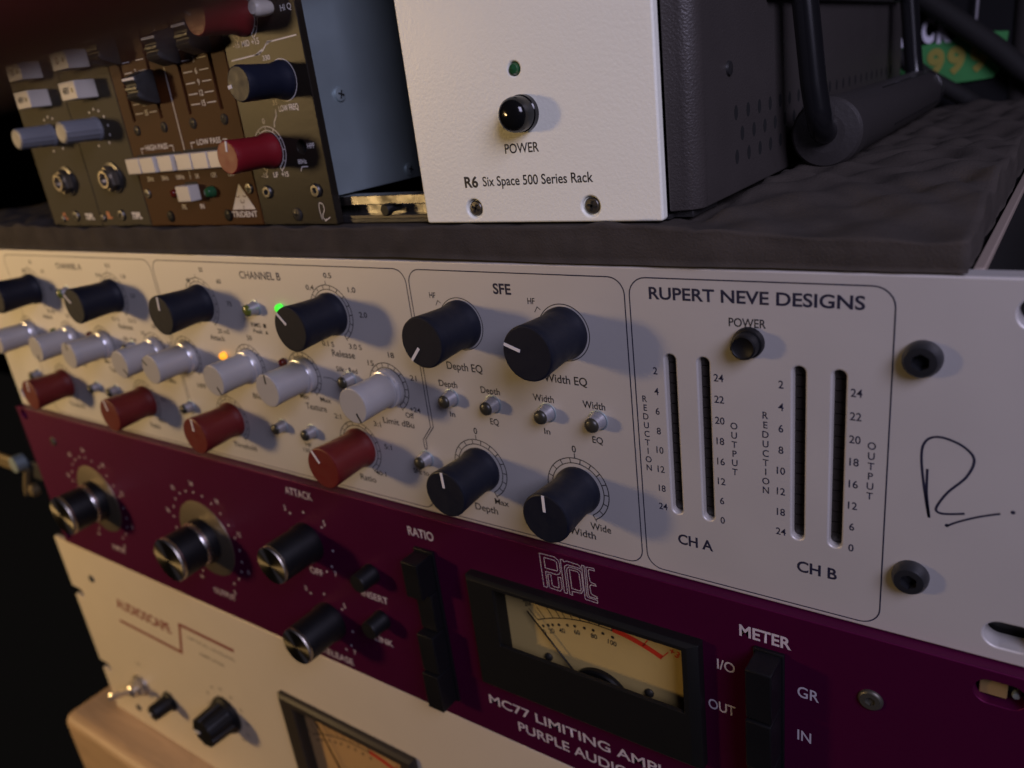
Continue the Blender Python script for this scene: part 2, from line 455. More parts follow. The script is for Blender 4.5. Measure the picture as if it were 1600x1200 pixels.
for dx in (0, -138):
    for s, x0, x1, z, c in (("Release", 269.6, 280.9, -34.5, 2.4), ("0.4", 263.3, 267.3, -11.1, 1.75), ("0.5", 273.4, 277.2, -6.6, 1.75), ("1.0", 283.8, 287.3, -11.1, 1.75), ("2.0", 286.9, 290.5, -19.4, 1.8), ("3.0 S", 279.0, 285.0, -31.0, 1.8), ("0.1 S", 265.6, 271.6, -31.0, 1.8),
                            ("18", 296.7, 299.4, -32.5, 1.85), ("15", 286.5, 289.3, -36.2, 1.85), ("21", 304.8, 307.6, -39.6, 1.85), ("+24", 302.2, 306.9, -50.9, 1.7), ("Off", 299.8, 303.5, -53.4, 1.9), ("Limit dBu", 288.6, 302.9, -57.0, 2.2),
                            ("Silk : Red", 270.2, 280.6, -40.0, 1.8), ("Max", 258.0, 263.7, -53.2, 1.9), ("Min", 247.0, 251.6, -53.2, 1.9), ("Texture", 249.1, 260.3, -57.2, 2.5),
                            ("2:1", 263.8, 267.3, -58.9, 1.9), ("3:1", 283.6, 287.0, -59.0, 1.9), ("5:1", 286.7, 290.2, -67.3, 1.9), ("40:1", 279.6, 284.8, -78.8, 1.9), ("Ratio", 271.0, 279.0, -82.4, 2.4),
                            ("Attack", 199.4, 209.0, -34.2, 2.2), ("Threshold", 196.0, 211.2, -81.6, 2.3), ("50", 203.6, 206.0, -6.6, 1.8), ("40", 193.3, 195.9, -11.0, 1.7), ("60", 213.0, 215.7, -10.8, 1.7), ("75", 216.0, 219.0, -19.4, 1.8), ("20 mS", 205.5, 213.0, -31.0, 1.8),
                            ("50", 223.2, 226.2, -32.4, 1.9), ("RMS", 228.0, 233.4, -26.8, 1.7), ("Peak", 228.3, 233.8, -29.2, 1.6), ("Blend", 218.0, 227.4, -57.0, 2.2), ("HPF", 181.0, 187.0, -57.0, 2.1), ("HF", 243.5, 247.0, -73.6, 1.6), ("120 Hz", 241.5, 249.5, -76.2, 1.6)):
        T(s, x0 + dx, x1 + dx, z, c)
    b = MB(); b.poly([(235, -26.8), (236.6, -26.8), (236.6, -25.2), (235, -25.2)], Y); b.poly([(235.2, -29.2), (237, -29.2), (236.1, -27.7)], Y)
    me = b.mesh("printed_symbol"); me.transform(Matrix.Translation((dx * S, 0, 0))); mb.part("printed_symbol", me, INKT)
    b = MB(); b.ribbon([(262.4, -43.2), (266.5, -43.2), (269.6, -44.6), (271.4, -44.6)], 0.25, Y)
    me = b.mesh("printed_line"); me.transform(Matrix.Translation((dx * S, 0, 0))); mb.part("printed_line", me, INKT)
# meters: four slots of stacked dark segments
for i, (x, _) in enumerate(mslots):
    mt = mb.part("level_meter", boxm("level_meter", x - 2.2, x + 2.2, 4.6, 5.8, -69, -21.2), DARK)
    for k in range(16):
        z0 = -67.9 + k * 2.856
        sg = MB().box(-1.42, 1.42, 2.2, 4.58, 0.1, 2.72).mesh("segment") if (i, k) == (0, 0) else sg
        mb.part("segment", sg, SEGM, (x, 0, z0), parent=mt)
for s, z in zip(("2", "4", "6", "8", "10", "12", "18", "24"), (-27.0, -32.7, -38.3, -44.0, -49.6, -55.3, -61.1, -66.7)):
    ctext(mb, s, 391.9, z - 0.95, 1.9, Y, INK); ctext(mb, s, 423.8, z - 1.0, 1.9, Y, INK)
for s, z in zip(("24", "22", "20", "18", "16", "12", "6", "0"), (-27.1, -32.8, -38.5, -44.2, -49.9, -55.6, -61.3, -67.1)):
    ctext(mb, s, 408.7, z - 0.95, 1.9, Y, INK); ctext(mb, s, 440.4, z - 1.0, 1.9, Y, INK)
for k, ch in enumerate("REDUCTION"):
    ctext(mb, ch, 388.4, -35.2 - 2.53 * k - 0.9, 1.75, Y, INK); ctext(mb, ch, 420.1, -35.4 - 2.54 * k - 0.9, 1.75, Y, INK)
for k, ch in enumerate("OUTPUT"):
    ctext(mb, ch, 412.3, -39.4 - 2.55 * k - 0.9, 1.75, Y, INK); ctext(mb, ch, 444.0, -39.5 - 2.55 * k - 0.9, 1.75, Y, INK)
T("CH A", 395.8, 405.8, -77.4, 3.0, 0.025, INK); T("CH B", 427.8, 437.4, -77.2, 3.0, 0.025, INK)
# hand written signature
def smooth_pts(p, n=8):
    out = []
    for i in range(len(p) - 1):
        p0, p1, p2, p3 = p[max(i - 1, 0)], p[i], p[i + 1], p[min(i + 2, len(p) - 1)]
        for k in range(n):
            t = k / n
            out.append(tuple(0.5 * (2 * p1[j] + (p2[j] - p0[j]) * t + (2 * p0[j] - 5 * p1[j] + 4 * p2[j] - p3[j]) * t * t + (3 * p1[j] - p0[j] - 3 * p2[j] + p3[j]) * t ** 3) for j in (0, 1)))
    return out + [p[-1]]
b = MB()
b.ribbon(smooth_pts([(455.4, -43.1), (455.6, -49.0), (456.4, -54.8), (455.6, -51.0), (454.6, -45.0), (454.1, -40.5), (454.3, -37.5), (455.6, -35.6), (458.1, -35.2), (461.8, -36.6), (464.0, -39.3), (462.9, -43.6), (459.6, -48.1), (457.7, -52.2), (458.4, -53.4), (460.5, -53.2), (463.2, -52.5)]), 0.55, Y)
b.ribbon(smooth_pts([(460.0, -56.3), (462.4, -54.6), (466, -52.6), (469.7, -51.0)]), 0.5, Y)
b.disc(460.0, -56.2, 0.42, Y); b.disc(471.9, -50.2, 0.45, Y)
mb.part("signature", b.mesh("signature"), INK)
# buttons
btn_me = lathem("push_button", [(2.75, 0), (2.72, 0.5), (2.42, 1.2), (2.28, 2.0), (2.25, 3.3), (2.2, 3.6)], 32)
btn_cap = lathem("button_cap", [(2.2, 3.55), (2.18, 3.8), (1.9, 4.35), (1.2, 4.7), (0, 4.82)], 32)
bez_me = lathem("button_bezel", [(3.05, 0), (3.0, 0.25), (2.8, 0.3), (2.76, 0.1)], 32)
BTNGREY = mat("clear_grey_button", (0.34, 0.34, 0.36), 0.2, metal=0.5)
OLIVE = mat("olive_button_cap", (0.030, 0.028, 0.020), 0.35)
def button(x, z, capm=None):
    k = mb.part("push_button", btn_me, BTNGREY, (x, 0, z))
    mb.part("button_bezel", bez_me, STEEL, parent=k); 
    me = btn_cap if capm is None else btn_cap.copy()
    if capm is not None: me.materials.clear()
    mb.part("button_cap", me, capm or OLIVE, parent=k)
btn_cap.materials.append(OLIVE)
for x in (321.2, 337.5, 357.0, 373.7): button(x, -43.6)
button(306.0, -67.6); 
for dx in (0, -138):
    button(232.8 + dx, -19.2, LEDOFF_Y); button(276.1 + dx, -42.4); button(171.6 + dx, -66.8); button(232.2 + dx, -66.8); button(249.4 + dx, -66.6)
def led(x, z, m, r=1.6):
    mb.part("led", lathem("led", [(r, 0), (r, 0.9), (r * 0.92, 1.5), (r * 0.66, 2.0), (0, 2.3)], 20), m, (x, 0, z))
led(247.5, -18.4, LEDG, 1.6); led(110.8, -19.4, LEDOFF_G); led(206.0, -40.2, LEDO, 1.5); led(68.3, -40.4, LEDOFF_Y); led(242.2, -39.4, LEDOFF_R); led(104.2, -39.4, LEDOFF_R)
led(170.5, -18.8, LEDOFF_Y); led(32.5, -18.8, LEDOFF_Y)
pb = mb.part("power_button", lathem("power_button", [(3.15, 0), (3.12, 3.9), (2.95, 4.4), (2.6, 4.55), (2.3, 4.3), (0, 4.15)], 40), BLKPL, (416.4, 0, -17.2))
mb.part("retaining_ring", lathem("retaining_ring", [(3.75, 0.02), (3.75, 1.3), (3.55, 1.8), (3.2, 1.9)], 40), BLKPL, parent=pb)
def bolt(th, x, y, z, r, h, m, hexr, ring=True, n=6):
    """round head with a real hex socket"""
    p = [(r, 0), (r * 1.0, h * 0.35), (r * 0.93, h * 0.75), (r * 0.8, h), (hexr * 1.18, h * 1.02)]
    s_ = MB().lathe(p, 40)
    o0 = len(s_.v) - 40
    hx = []
    for hh, rr in ((h * 1.02, hexr), (h * 0.25, hexr)):
        for k in range(40):
            a = 2 * math.pi * k / 40; q = math.cos(math.pi / n) / math.cos(((a) % (2 * math.pi / n)) - math.pi / n)
            hx.append((rr * q * math.sin(a), -hh, rr * q * math.cos(a)))
    s_.f.pop()
    o1 = len(s_.v); s_.v += hx
    for k in range(40):
        j = (k + 1) % 40
        s_.f.append((o0 + k, o0 + j, o1 + j, o1 + k)); s_.f.append((o1 + k, o1 + j, o1 + 40 + j, o1 + 40 + k))
    s_.f.append(tuple(range(o1 + 40, o1 + 80)))
    return th.part("screw", s_.mesh("screw", 35), m, (x, y, z))
BOLTM = mat("black_oxide_bolt", (0.020, 0.021, 0.024), 0.38, metal=0.3)
bolt(mb, 453.1, 0, -17.6, 3.95, 3.2, BOLTM, 1.9); bolt(mb, 453.6, 0, -71.0, 3.95, 3.2, BOLTM, 1.9)

def pscrew(th, x, y, z, r, m, h=0.7, dome=True, name="screw", parent=None):
    """pan head with a cross of two flat dark strips on top, painted shade of the recess"""
    s_ = MB().lathe([(r, 0), (r, h * 0.5), (r * 0.85, h), (0, h * (1.18 if dome else 1.02))], 26)
    k = th.part(name, s_.mesh(name, 40), m, (x, y, z), parent=parent)
    c = MB(); a = random.uniform(0, 1.5)
    for t in (a, a + math.pi / 2):
        c.ribbon([(math.sin(t) * r * 0.62, math.cos(t) * r * 0.62), (-math.sin(t) * r * 0.62, -math.cos(t) * r * 0.62)], r * 0.3, -h * 1.22)  # flat strips above the head; dark colour stands in for groove shade
    if parent is None: th.part("painted_cross", c.mesh("painted_cross"), DARK, parent=k)
    return k

# ================================================================== PURPLE COMPRESSOR
PY = -3.5; Y2 = PY - 0.03
pc = Thing("limiting_compressor", "dark purple rack compressor with cream needle meter, between the white unit and the cream unit", "audio compressor", (240, 120, -177.2))
holes = [rrect(468.4, 478.7, z - 3.2, z + 3.2, 3.1) for z in (-94.9, -171)] + [rrect(2.6, 9.4, z - 3.0, z + 3.0, 2.9) for z in (-93.0, -171)] + [rrect(327.5, 399.5, -147, -106.6, 1)]
pc.part("front_panel", plate("front_panel", rrect(-1.0, 481.6, -177.2, -88.9, 0.4), holes, PY, PY + 6.4, 0.25), PURPLE)
pc.part("chassis", boxm("chassis", 22, 460, PY + 6.6, 260, -176, -90.2), STEELBLK)
flange_me = lathem("knob_flange", [(19.8, 0), (19.7, 0.25), (19.2, 0.35), (11.2, 0.9)], 72)
kbody_big = lathem("knob", [(11.3, 0.7), (11.2, 3.6), (10.6, 5.0), (10.5, 5.6), (10.6, 18.0), (10.4, 18.6)], 56)
kring = lathem("silver_ring", [(10.65, 5.0), (10.8, 5.3), (10.75, 7.0), (10.5, 7.4)], 56)
kcap_big = lathem("metal_cap", [(10.7, 18.0), (10.8, 19.6), (10.4, 20.2), (0, 20.3)], 56)
kbody_s = lathem("knob", [(8.7, 0), (8.7, 3.0), (8.2, 4.2), (8.2, 17.4), (8.0, 17.8)], 48)
kcap_s = lathem("metal_cap", [(8.1, 17.0), (8.15, 18.6), (7.8, 19.1), (0, 19.2)], 48)
def spun_metal():
    M = bpy.data.materials.new("spun_aluminium"); M.use_nodes = True; nt = M.node_tree; b = nt.nodes["Principled BSDF"]
    b.inputs["Base Color"].default_value = (0.42, 0.38, 0.32, 1); b.inputs["Metallic"].default_value = 1
    b.inputs["Roughness"].default_value = 0.30; b.inputs["Anisotropic"].default_value = 0.85
    t = nt.nodes.new("ShaderNodeTangent"); t.direction_type = 'RADIAL'; t.axis = 'Y'
    nt.links.new(t.outputs[0], b.inputs["Tangent"])
    return M
SPUN = spun_metal(); FLANGE = mat("dull_dial_plate", (0.20, 0.165, 0.12), 0.42, metal=0.8)
for x, z, a in ((62.5, -134.3, 30), (159.2, -134.3, 20)):
    fl = pc.part("knob_flange", flange_me, FLANGE, (x, PY, z))
    k = pc.part("knob", kbody_big, BLKPL, (x, PY, z), rot=(0, math.radians(a), 0))
    pc.part("silver_ring", kring, CHROME, parent=k); pc.part("metal_cap", kcap_big, SPUN, parent=k)
for x, z, a in ((235.5, -116.2, 10), (238.0, -153.9, 10)):
    k = pc.part("knob", kbody_s, BLKPL, (x, PY, z), rot=(0, math.radians(a), 0)); pc.part("metal_cap", kcap_s, SPUN, parent=k)
small_me = lathem("push_knob", [(4.2, 0), (4.2, 1.5), (3.9, 2.0), (3.85, 7.4), (3.5, 8.0), (0, 8.1)], 36)
for x, z in ((270.0, -121.4), (270.6, -142.6)): pc.part("push_knob", small_me, BLKPL, (x, PY, z))
def P(s, x0, x1, z, cap, bold=0.0): text(pc, s, x0, x1, z, cap, Y2, PPRINT, bold)
P("ATTACK", 228.5, 244.4, -95.6, 3.3, 0.01); P("RATIO", 294.1, 306.0, -98.1, 3.4, 0.02)
P("METER", 413.8, 427.5, -99.5, 3.5, 0.025); P("I/O", 407.2, 412.3, -113.2, 3.3); P("OUT", 404.2, 412.1, -128.4, 3.4)
P("GR", 429.2, 434.7, -113.8, 3.4, 0.01); P("IN", 429.3, 432.9, -128.5, 3.4, 0.01)
P("MC77 LIMITING AMPLIFIER", 319.7, 405.0, -162.8, 3.9); P("PURPLE AUDIO", 331.6, 375.6, -170.4, 4.0)
P("OFF", 232.0, 240.0, -131.9, 3.0, 0.01); P("INSERT", 261.5, 275.8, -134.2, 3.0, 0.01); P("LINK", 263.6, 273.7, -155.1, 3.0, 0.01); P("RELEASE", 227.0, 246.2, -174.6, 3.2, 0.01)
P("INPUT", 59.5, 72.5, -166.2, 3.0, 0.01); P("OUTPUT", 151.8, 168.8, -166.4, 3.1, 0.01)
def dots(cx, cz, r, angs, rad=0.55):
    b = MB()
    for a in angs:
        x, z = pol(cx, cz, r, a); b.disc(x, z, rad, Y2, 12)
    pc.part("dial_scale", b.mesh("dial_scale"), PPRINT)
for cx in (62.5, 159.2):
    A = [-150 + 300 * k / 20 for k in range(21)]
    dots(cx, -134.3, 24.6, A, 0.6)
    for s, a in zip(("\u221e", "48", "36", "30", "24", "18", "12", "6", "0"), (-150, -112, -72, -36, 0, 36, 72, 112, 158)):
        x, z = pol(cx, -134.3, 29.0, a); ctext(pc, s, x, z - 1.1, 2.3, Y2, PPRINT, 0.01)
for cx, cz in ((235.8, -116.4), (236.5, -155.0)):
    dots(cx, cz, 14, (-150, -96, -34, 4, 48, 92, 128, 150))
    for s, a in (("1", -140), ("3", -38), ("5", 47), ("7", 134)):
        x, z = pol(cx, cz, 17.0, a); ctext(pc, s, x, z - 1.1, 2.4, Y2, PPRINT, 0.01)
# outlined maker's mark
LOGO = [[(350.45, -90.74), (355.95, -90.62), (357.31, -91.52), (357.63, -92.71), (357.68, -95.46), (357.09, -96.55), (356.12, -97.02), (352.01, -96.99), (352.18, -102.51), (351.74, -103.02), (350.7, -102.96)],
        [(351.99, -91.89), (355.98, -91.89), (356.56, -92.46), (356.7, -95.18), (356.37, -95.65), (352.08, -95.66)],
        [(352.76, -97.81), (353.9, -97.66), (354.0, -101.48), (354.43, -101.83), (356.11, -101.89), (356.51, -101.57), (356.48, -97.84), (357.51, -97.73), (357.6, -101.81), (356.73, -102.92), (353.0, -102.83), (352.77, -102.33)],
        [(358.12, -90.85), (359.02, -90.87), (359.32, -91.42), (360.46, -90.92), (364.36, -91.1), (365.1, -91.61), (365.02, -92.44), (364.59, -92.29), (360.5, -92.18), (359.51, -92.92), (359.31, -93.89), (359.44, -102.56), (359.11, -103.07), (358.3, -102.91)],
        [(360.03, -94.78), (360.16, -93.65), (360.96, -92.87), (364.18, -92.86), (365.17, -93.48), (365.31, -94.71), (365.31, -100.01), (364.55, -101.35), (361.18, -101.64), (361.22, -103.04), (360.22, -102.97)],
        [(361.05, -93.76), (363.73, -93.71), (364.39, -94.25), (364.59, -100.04), (364.17, -100.63), (361.2, -100.61)],
        [(365.61, -90.93), (366.49, -90.86), (366.4, -101.51), (366.78, -102.13), (370.02, -102.22), (370.01, -103.23), (365.97, -103.13), (365.66, -102.67)],
        [(367.08, -91.14), (369.78, -90.9), (369.97, -91.65), (368.06, -91.75), (367.74, -92.38), (368.02, -95.72), (368.4, -96.33), (369.78, -96.37), (370.06, -97.1), (368.24, -97.11), (367.82, -97.78), (367.95, -100.11), (368.42, -100.7), (370.05, -101.02), (370.07, -101.65), (367.36, -101.68), (366.98, -100.96)]]
b = MB()
for p in LOGO: b.ribbon(p, 0.22, Y2, True)
pc.part("printed_logo", b.mesh("printed_logo"), PPRINT)
# ratio keys and meter keys
pc.part("key_frame", boxm("key_frame", 296.2, 305.3, PY - 1.2, PY, -168, -102.2, 0.3), BLKPL)
for (z1, z0, yf) in ((-103, -117.6, -12.6), (-118.1, -133.6, -8.4), (-134.2, -150.4, -11.6), (-150.9, -167, -12.6)):
    pc.part("key", MB().box(297, 304.6, yf, PY - 1.1, z0, z1).mesh("key", 35, 0.45), BLKPL)
pc.part("key_frame", boxm("key_frame", 417.8, 426.0, PY - 1.2, PY, -152, -101.2, 0.3), BLKPL)
for (z1, z0, yf) in ((-101.8, -117.6, -13.0), (-118.2, -134.2, -13.4), (-134.8, -150.6, -12.6)):
    pc.part("key", MB().box(418.4, 425.4, yf, PY - 1.1, z0, z1).mesh("key", 35, 0.45), BLKPL)
bolt(pc, 447.0, PY - 0.0, -107.4, 3.0, 0.9, mat("grey_screw", (0.085, 0.08, 0.065), 0.42, metal=0.6), 1.3)
bolt(pc, 447.0, PY, -163.5, 3.0, 0.9, MATS["grey_screw"], 1.3)
bolt(pc, 31.7, PY, -105.2, 2.6, 0.8, MATS["grey_screw"], 1.1)

def vu_meter(th, back, front, yp, yb, win, yf, bez, face_m, arc_c, arc_r, u, needle, hub, screws, maroon):
    """bezel with an open window, printed card, needle, hub and clear cover; u scales the print"""
    q4 = lambda r_, y: [(r_[0], y, r_[2]), (r_[1], y, r_[2]), (r_[1], y, r_[3]), (r_[0], y, r_[3])]
    v = q4(back, yp) + q4(back, yb + 1.4) + q4(front, yb) + q4(win, yb) + q4(win, yb + 1.5) + q4((win[0] - 1.6, win[1] + 2.0, win[2] - 9.0 * u, win[3] + 1.0), yb + 1.6) + q4((win[0] - 1.6, win[1] + 2.0, win[2] - 9.0 * u, win[3] + 1.0), yf); f = []
    for r in range(6):
        for k in range(4):
            j = (k + 1) % 4; f.append((r * 4 + k, r * 4 + j, r * 4 + 4 + j, r * 4 + 4 + k))
    bz = th.part("needle_meter", MB().add(v, f).mesh("needle_meter", 20, 0.2), bez)
    wx0, wx1, wz0, wz1 = win
    th.part("meter_card", new_mesh("meter_card", [(wx0 - 2, yf - 0.05, wz0 - 9.2 * u), (wx1 + 2.2, yf - 0.05, wz0 - 9.2 * u), (wx1 + 2.2, yf - 0.05, wz1 + 1.2), (wx0 - 2, yf - 0.05, wz1 + 1.2)], [(0, 1, 2, 3)]), face_m, parent=bz)
    px, pz = arc_c; ys = yf - 0.12; R_ = arc_r
    b = MB(); b.ribbon([pol(px, pz, R_, -27.5 + 33.5 * k / 40) for k in range(41)], 0.4 * u, ys)
    for a in (-27.5, -23.6, -19.4, -16.2, -13.8, -10.6, -7.0, -3.2, 0.8, 6.0):
        b.ribbon([pol(px, pz, R_, a), pol(px, pz, R_ + 4.6 * u, a - 1.2)], 0.32 * u, ys)
    for a in (-26.4, -23.6, -21.3, -18.1, -13.9, -10.4, -6.0, -2.1, 2.1, 6.2):
        x, z = pol(px, pz, R_ - 2.5 * u, a); b.disc(x, z, 0.58 * u, ys, 12)
    th.part("meter_scale", b.mesh("meter_scale"), INKT, parent=bz)
    b = MB(); b.ribbon([pol(px, pz, R_ + 0.5 * u, 6 + 19.4 * k / 20) for k in range(21)], 1.9 * u, ys)
    for a in (25.2, 18): b.ribbon([pol(px, pz, R_, a), pol(px, pz, R_ + 4 * u, a + 1)], 0.35 * u, ys)
    th.part("red_zone", b.mesh("red_zone"), maroon, parent=bz)
    (nx0, nz0), (nx1, nz1) = needle
    th.part("needle", MB().tube([(nx0, ys - 1.7, nz0), (nx1, ys - 1.7, nz1)], [0.42, 0.24], 8).mesh("needle", 40), BLKPL, parent=bz)
    th.part("needle_hub", MB().lathe([(hub[2], 0.2), (hub[2], 1.6), (hub[2] * 0.95, 2.2), (0, 2.3)], 48, hub[0], ys, hub[1]).mesh("needle_hub", 35), BLKPL, parent=bz)
    for sx, sz in screws:
        sc_ = th.part("card_screw", lathem("card_screw", [(1.5, 0), (1.5, 0.5), (1.0, 1.0), (0, 1.15)], 20, cx=sx, y0=ys, cz=sz), DKSTEEL, parent=bz)
    th.part("glass", boxm("glass", wx0 + 0.02, wx1 - 0.02, yb + 1.2, yb + 1.3, wz0 + 0.02, wz1 - 0.02), GLASS, parent=bz)
    return bz
BEZEL = mat("black_meter_bezel", (0.006, 0.006, 0.006), 0.5, spec=0.25)
vm = vu_meter(pc, (320.9, 403.2, -150.2, -104.8), (322.3, 400.2, -148.4, -105.6), PY, PY - 4.6, (332.8, 398.6, -129.4, -107.0), 0.2, BEZEL, METERFACE,
              (366.8, -165.0), 50.0, 1.0, ((366.5, -146.0), (341.1, -116.8)), (366.2, -143.0, 10.8), ((346.6, -134.6), (383.5, -134.6)), MRED)
for s_, a in (("0", -27), ("20", -23), ("40", -17.4), ("60", -10), ("80", -2.1), ("100", 6)):
    x, z = pol(366.8, -165, 45.2, a); ctext(pc, s_, x, z - 0.8, 1.75, 0.06, INKT, 0.01, parent=vm, name="meter_lettering", rot=math.radians(-a))
ctext(pc, "20", 340.6, -116.0, 2.2, 0.06, INKT, parent=vm, name="meter_lettering", rot=math.radians(25)); ctext(pc, "+3", 392.2, -117.2, 2.4, 0.06, MRED, parent=vm, name="meter_lettering", rot=math.radians(-22))

# ================================================================== CREAM COMPRESSOR (three rack units)
CY = -3.0; Y3 = CY - 0.03
cc = Thing("optical_compressor", "cream rack compressor with maroon zigzag logo and toggle switch, at the bottom of the stack", "audio compressor", (232, 120, -310.3))
def notch(xe, z, s):                                       # open slot at the panel's end, a half-round bottom
    return [(xe, z + s * 3.2)] + [(xe + 9.4 + 3.0 * math.sin(math.pi * k / 8), z + s * 3.2 * math.cos(math.pi * k / 8)) for k in range(9)] + [(xe, z - s * 3.2)]
out = [(-17, -177.9)] + notch(-17, -217.0, 1) + notch(-17, -274.6, 1) + [(-17, -310.2), (482, -310.2), (482, -177.9)]
cc.part("front_panel", plate("front_panel", out, [rrect(191, 266, -285, -218, 1)], CY, CY + 3.0, 0.5), CREAM)
cc.part("chassis", boxm("chassis", 22, 460, 2.0, 260, -309.5, -179), STEELBLK)
text(cc, "AUDIOSCAPE", 37.0, 93.0, -212.6, 6.6, Y3, RPRINT, 0.03)
b = MB(); b.ribbon([(33.7, -223.4), (97.2, -223.4), (104.8, -202.2), (152.2, -202.2)], 2.1, Y3)
cc.part("printed_zigzag", b.mesh("printed_zigzag"), RPRINT)
text(cc, "OPTICAL LEVELING", 109.5, 150.5, -209.8, 1.9, Y3, GPRINT); text(cc, "AMPLIFIER", 116.5, 139, -217.8, 1.9, Y3, GPRINT)
text(cc, "ON", 35.0, 39.6, -255.2, 2.0, Y3, GPRINT)
TOGGLE = mat("nickel_plate", (0.55, 0.50, 0.42), 0.28, metal=0.75)
tg = cc.part("toggle_switch", lathem("toggle_switch", [(8.0, 0), (7.8, 1.2), (6.4, 1.6)], 32), TOGGLE, (32.6, CY, -272.0))
hexn = MB().lathe([(6.2, 1.2), (6.2, 4.2), (5.4, 4.7), (4.1, 4.8)], 6); hexn.lathe([(4.1, 4.7), (4.1, 7.4), (3.2, 8.2), (0, 8.4)], 24)
cc.part("nut", hexn.mesh("nut", 30), TOGGLE, parent=tg)
cc.part("lever", MB().tube([(0, -6.6, 0), (-0.3, -12, 2.6), (-0.6, -17.5, 5.0), (-0.6, -18.8, 5.6), (-0.6, -19.4, 5.9)], [1.5, 1.8, 2.7, 2.6, 1.4], 18).mesh("lever", 40), TOGGLE, parent=tg)
sk = cc.part("knob", lathem("knob", [(6.6, 0), (6.5, 1.3), (5.3, 2.0), (5.2, 4.0), (4.8, 11.6), (4.4, 12.2), (0, 12.3)], 40), BLKPL, (64.2, CY, -271.2))
cc.part("pointer", boxm("pointer", -0.5, 0.5, -12.6, -12.2, 0.6, 4.2), WPRINT, parent=sk, rot=(0, math.radians(-115), 0))
fl = cc.part("knob", MB().lathe([(11.4, 0), (11.3, 1.8), (10.2, 3.2)], 48).lathe([(10.0, 3.0), (9.4, 4.8), (8.9, 15.2), (8.4, 16.0), (0, 16.1)], 96, rmod=lambda a, h: 1 - 0.07 * (1 if math.sin(a * 9) > 0.35 else 0) if h > 2.5 else 1).mesh("knob", 30), BLKPL, (126.7, CY, -253.6))
cc.part("pointer", boxm("pointer", -0.5, 0.5, -16.5, -16.0, 2.5, 7.6), WPRINT, parent=fl, rot=(0, math.radians(-100), 0))
for k, s in enumerate(("0", "10", "20", "30", "40", "50", "60", "70", "80", "90", "100")):
    a = -150 + 30 * k; x, z = pol(126.7, -253.6, 16.8, a); ctext(cc, s, x, z - 1.0, 2.2, Y3, GPRINT)
bolt(cc, 15.5, CY, -199.2, 2.6, 0.8, MATS["grey_screw"], 1.1); bolt(cc, 16.5, CY, -297.0, 2.6, 0.8, MATS["grey_screw"], 1.1)
vm2 = vu_meter(cc, (184.6, 272.4, -290, -213.2), (186.2, 270.8, -288.4, -214.6), CY, CY - 3.4, (195.2, 265.2, -284, -217.6), 0.2, mat("dark_bronze_bezel", (0.030, 0.024, 0.018), 0.5, spec=0.25), mat("amber_meter_card", (0.56, 0.34, 0.15), 0.6),
               (230, -302), 72.0, 1.3, ((230, -285), (203, -223)), (230, -284, 12), ((207, -280), (253, -280)), MRED)
text(cc, "AUDIOSCAPE", 219, 252, -226.6, 3.0, 0.06, GPRINT, 0.0, vm2, True, "meter_lettering")

# ================================================================== RACK RAILS behind the ears
for x0, x1, lab in ((-4, 20, "black steel rack rail behind the left panel ears"), (462.5, 490, "black steel rack rail behind the right panel ears")):
    r = Thing("rack_rail", lab, "rack rail", ((x0 + x1) / 2, 9, -310.4))
    r.part("rail_strip", boxm("rail_strip", x0, x1, 7.0, 9.0, -310.3, -2), STEELBLK)
    if x0 < 0:
        r.part("bracket_arm", boxm("bracket_arm", -64, -4.02, 9.2, 11.4, -150, -138, 0.3), STEELBLK)
        r.part("wing_nut", boxm("wing_nut", -92, -60, 5.5, 9.0, -147.5, -137.5, 2.2), DULLBRASS)
        r.part("bolt", MB().tube([(-55, 9.1, -139), (-55, 2.5, -139)], 5.2, 16).mesh("bolt", 40), STEEL)
        r.part("clip", MB().tube([(-51, 8, -144), (-56, 7, -153), (-60, 6.5, -162)], [2.2, 2.2, 2.4], 10).mesh("clip", 40), DULLBRASS)
        r.part("clip_end", lathem("clip_end", [(4.2, 0), (4.2, 3), (3.0, 4.4), (0, 4.8)], 20, cx=-50, y0=9.0, cz=-158), DULLBRASS)
    else:
        for z in (-94.9, -171, -6.9, -81.6):
            if z == -94.9 or z == -171:
                r.part("cage_nut", boxm("cage_nut", 469.3, 474.9, -1.4, 6.9, z - 2.5, z + 2.5, 0.3), mat("yellow_zinc_dull", (0.30, 0.20, 0.08), 0.45, metal=0.3))
                r.part("bolt", lathem("bolt", [(0.95, 0), (0.95, 3.0), (0.7, 3.5), (0, 3.6)], 20, cx=476.6, y0=2.0, cz=z - 0.9), STEEL)

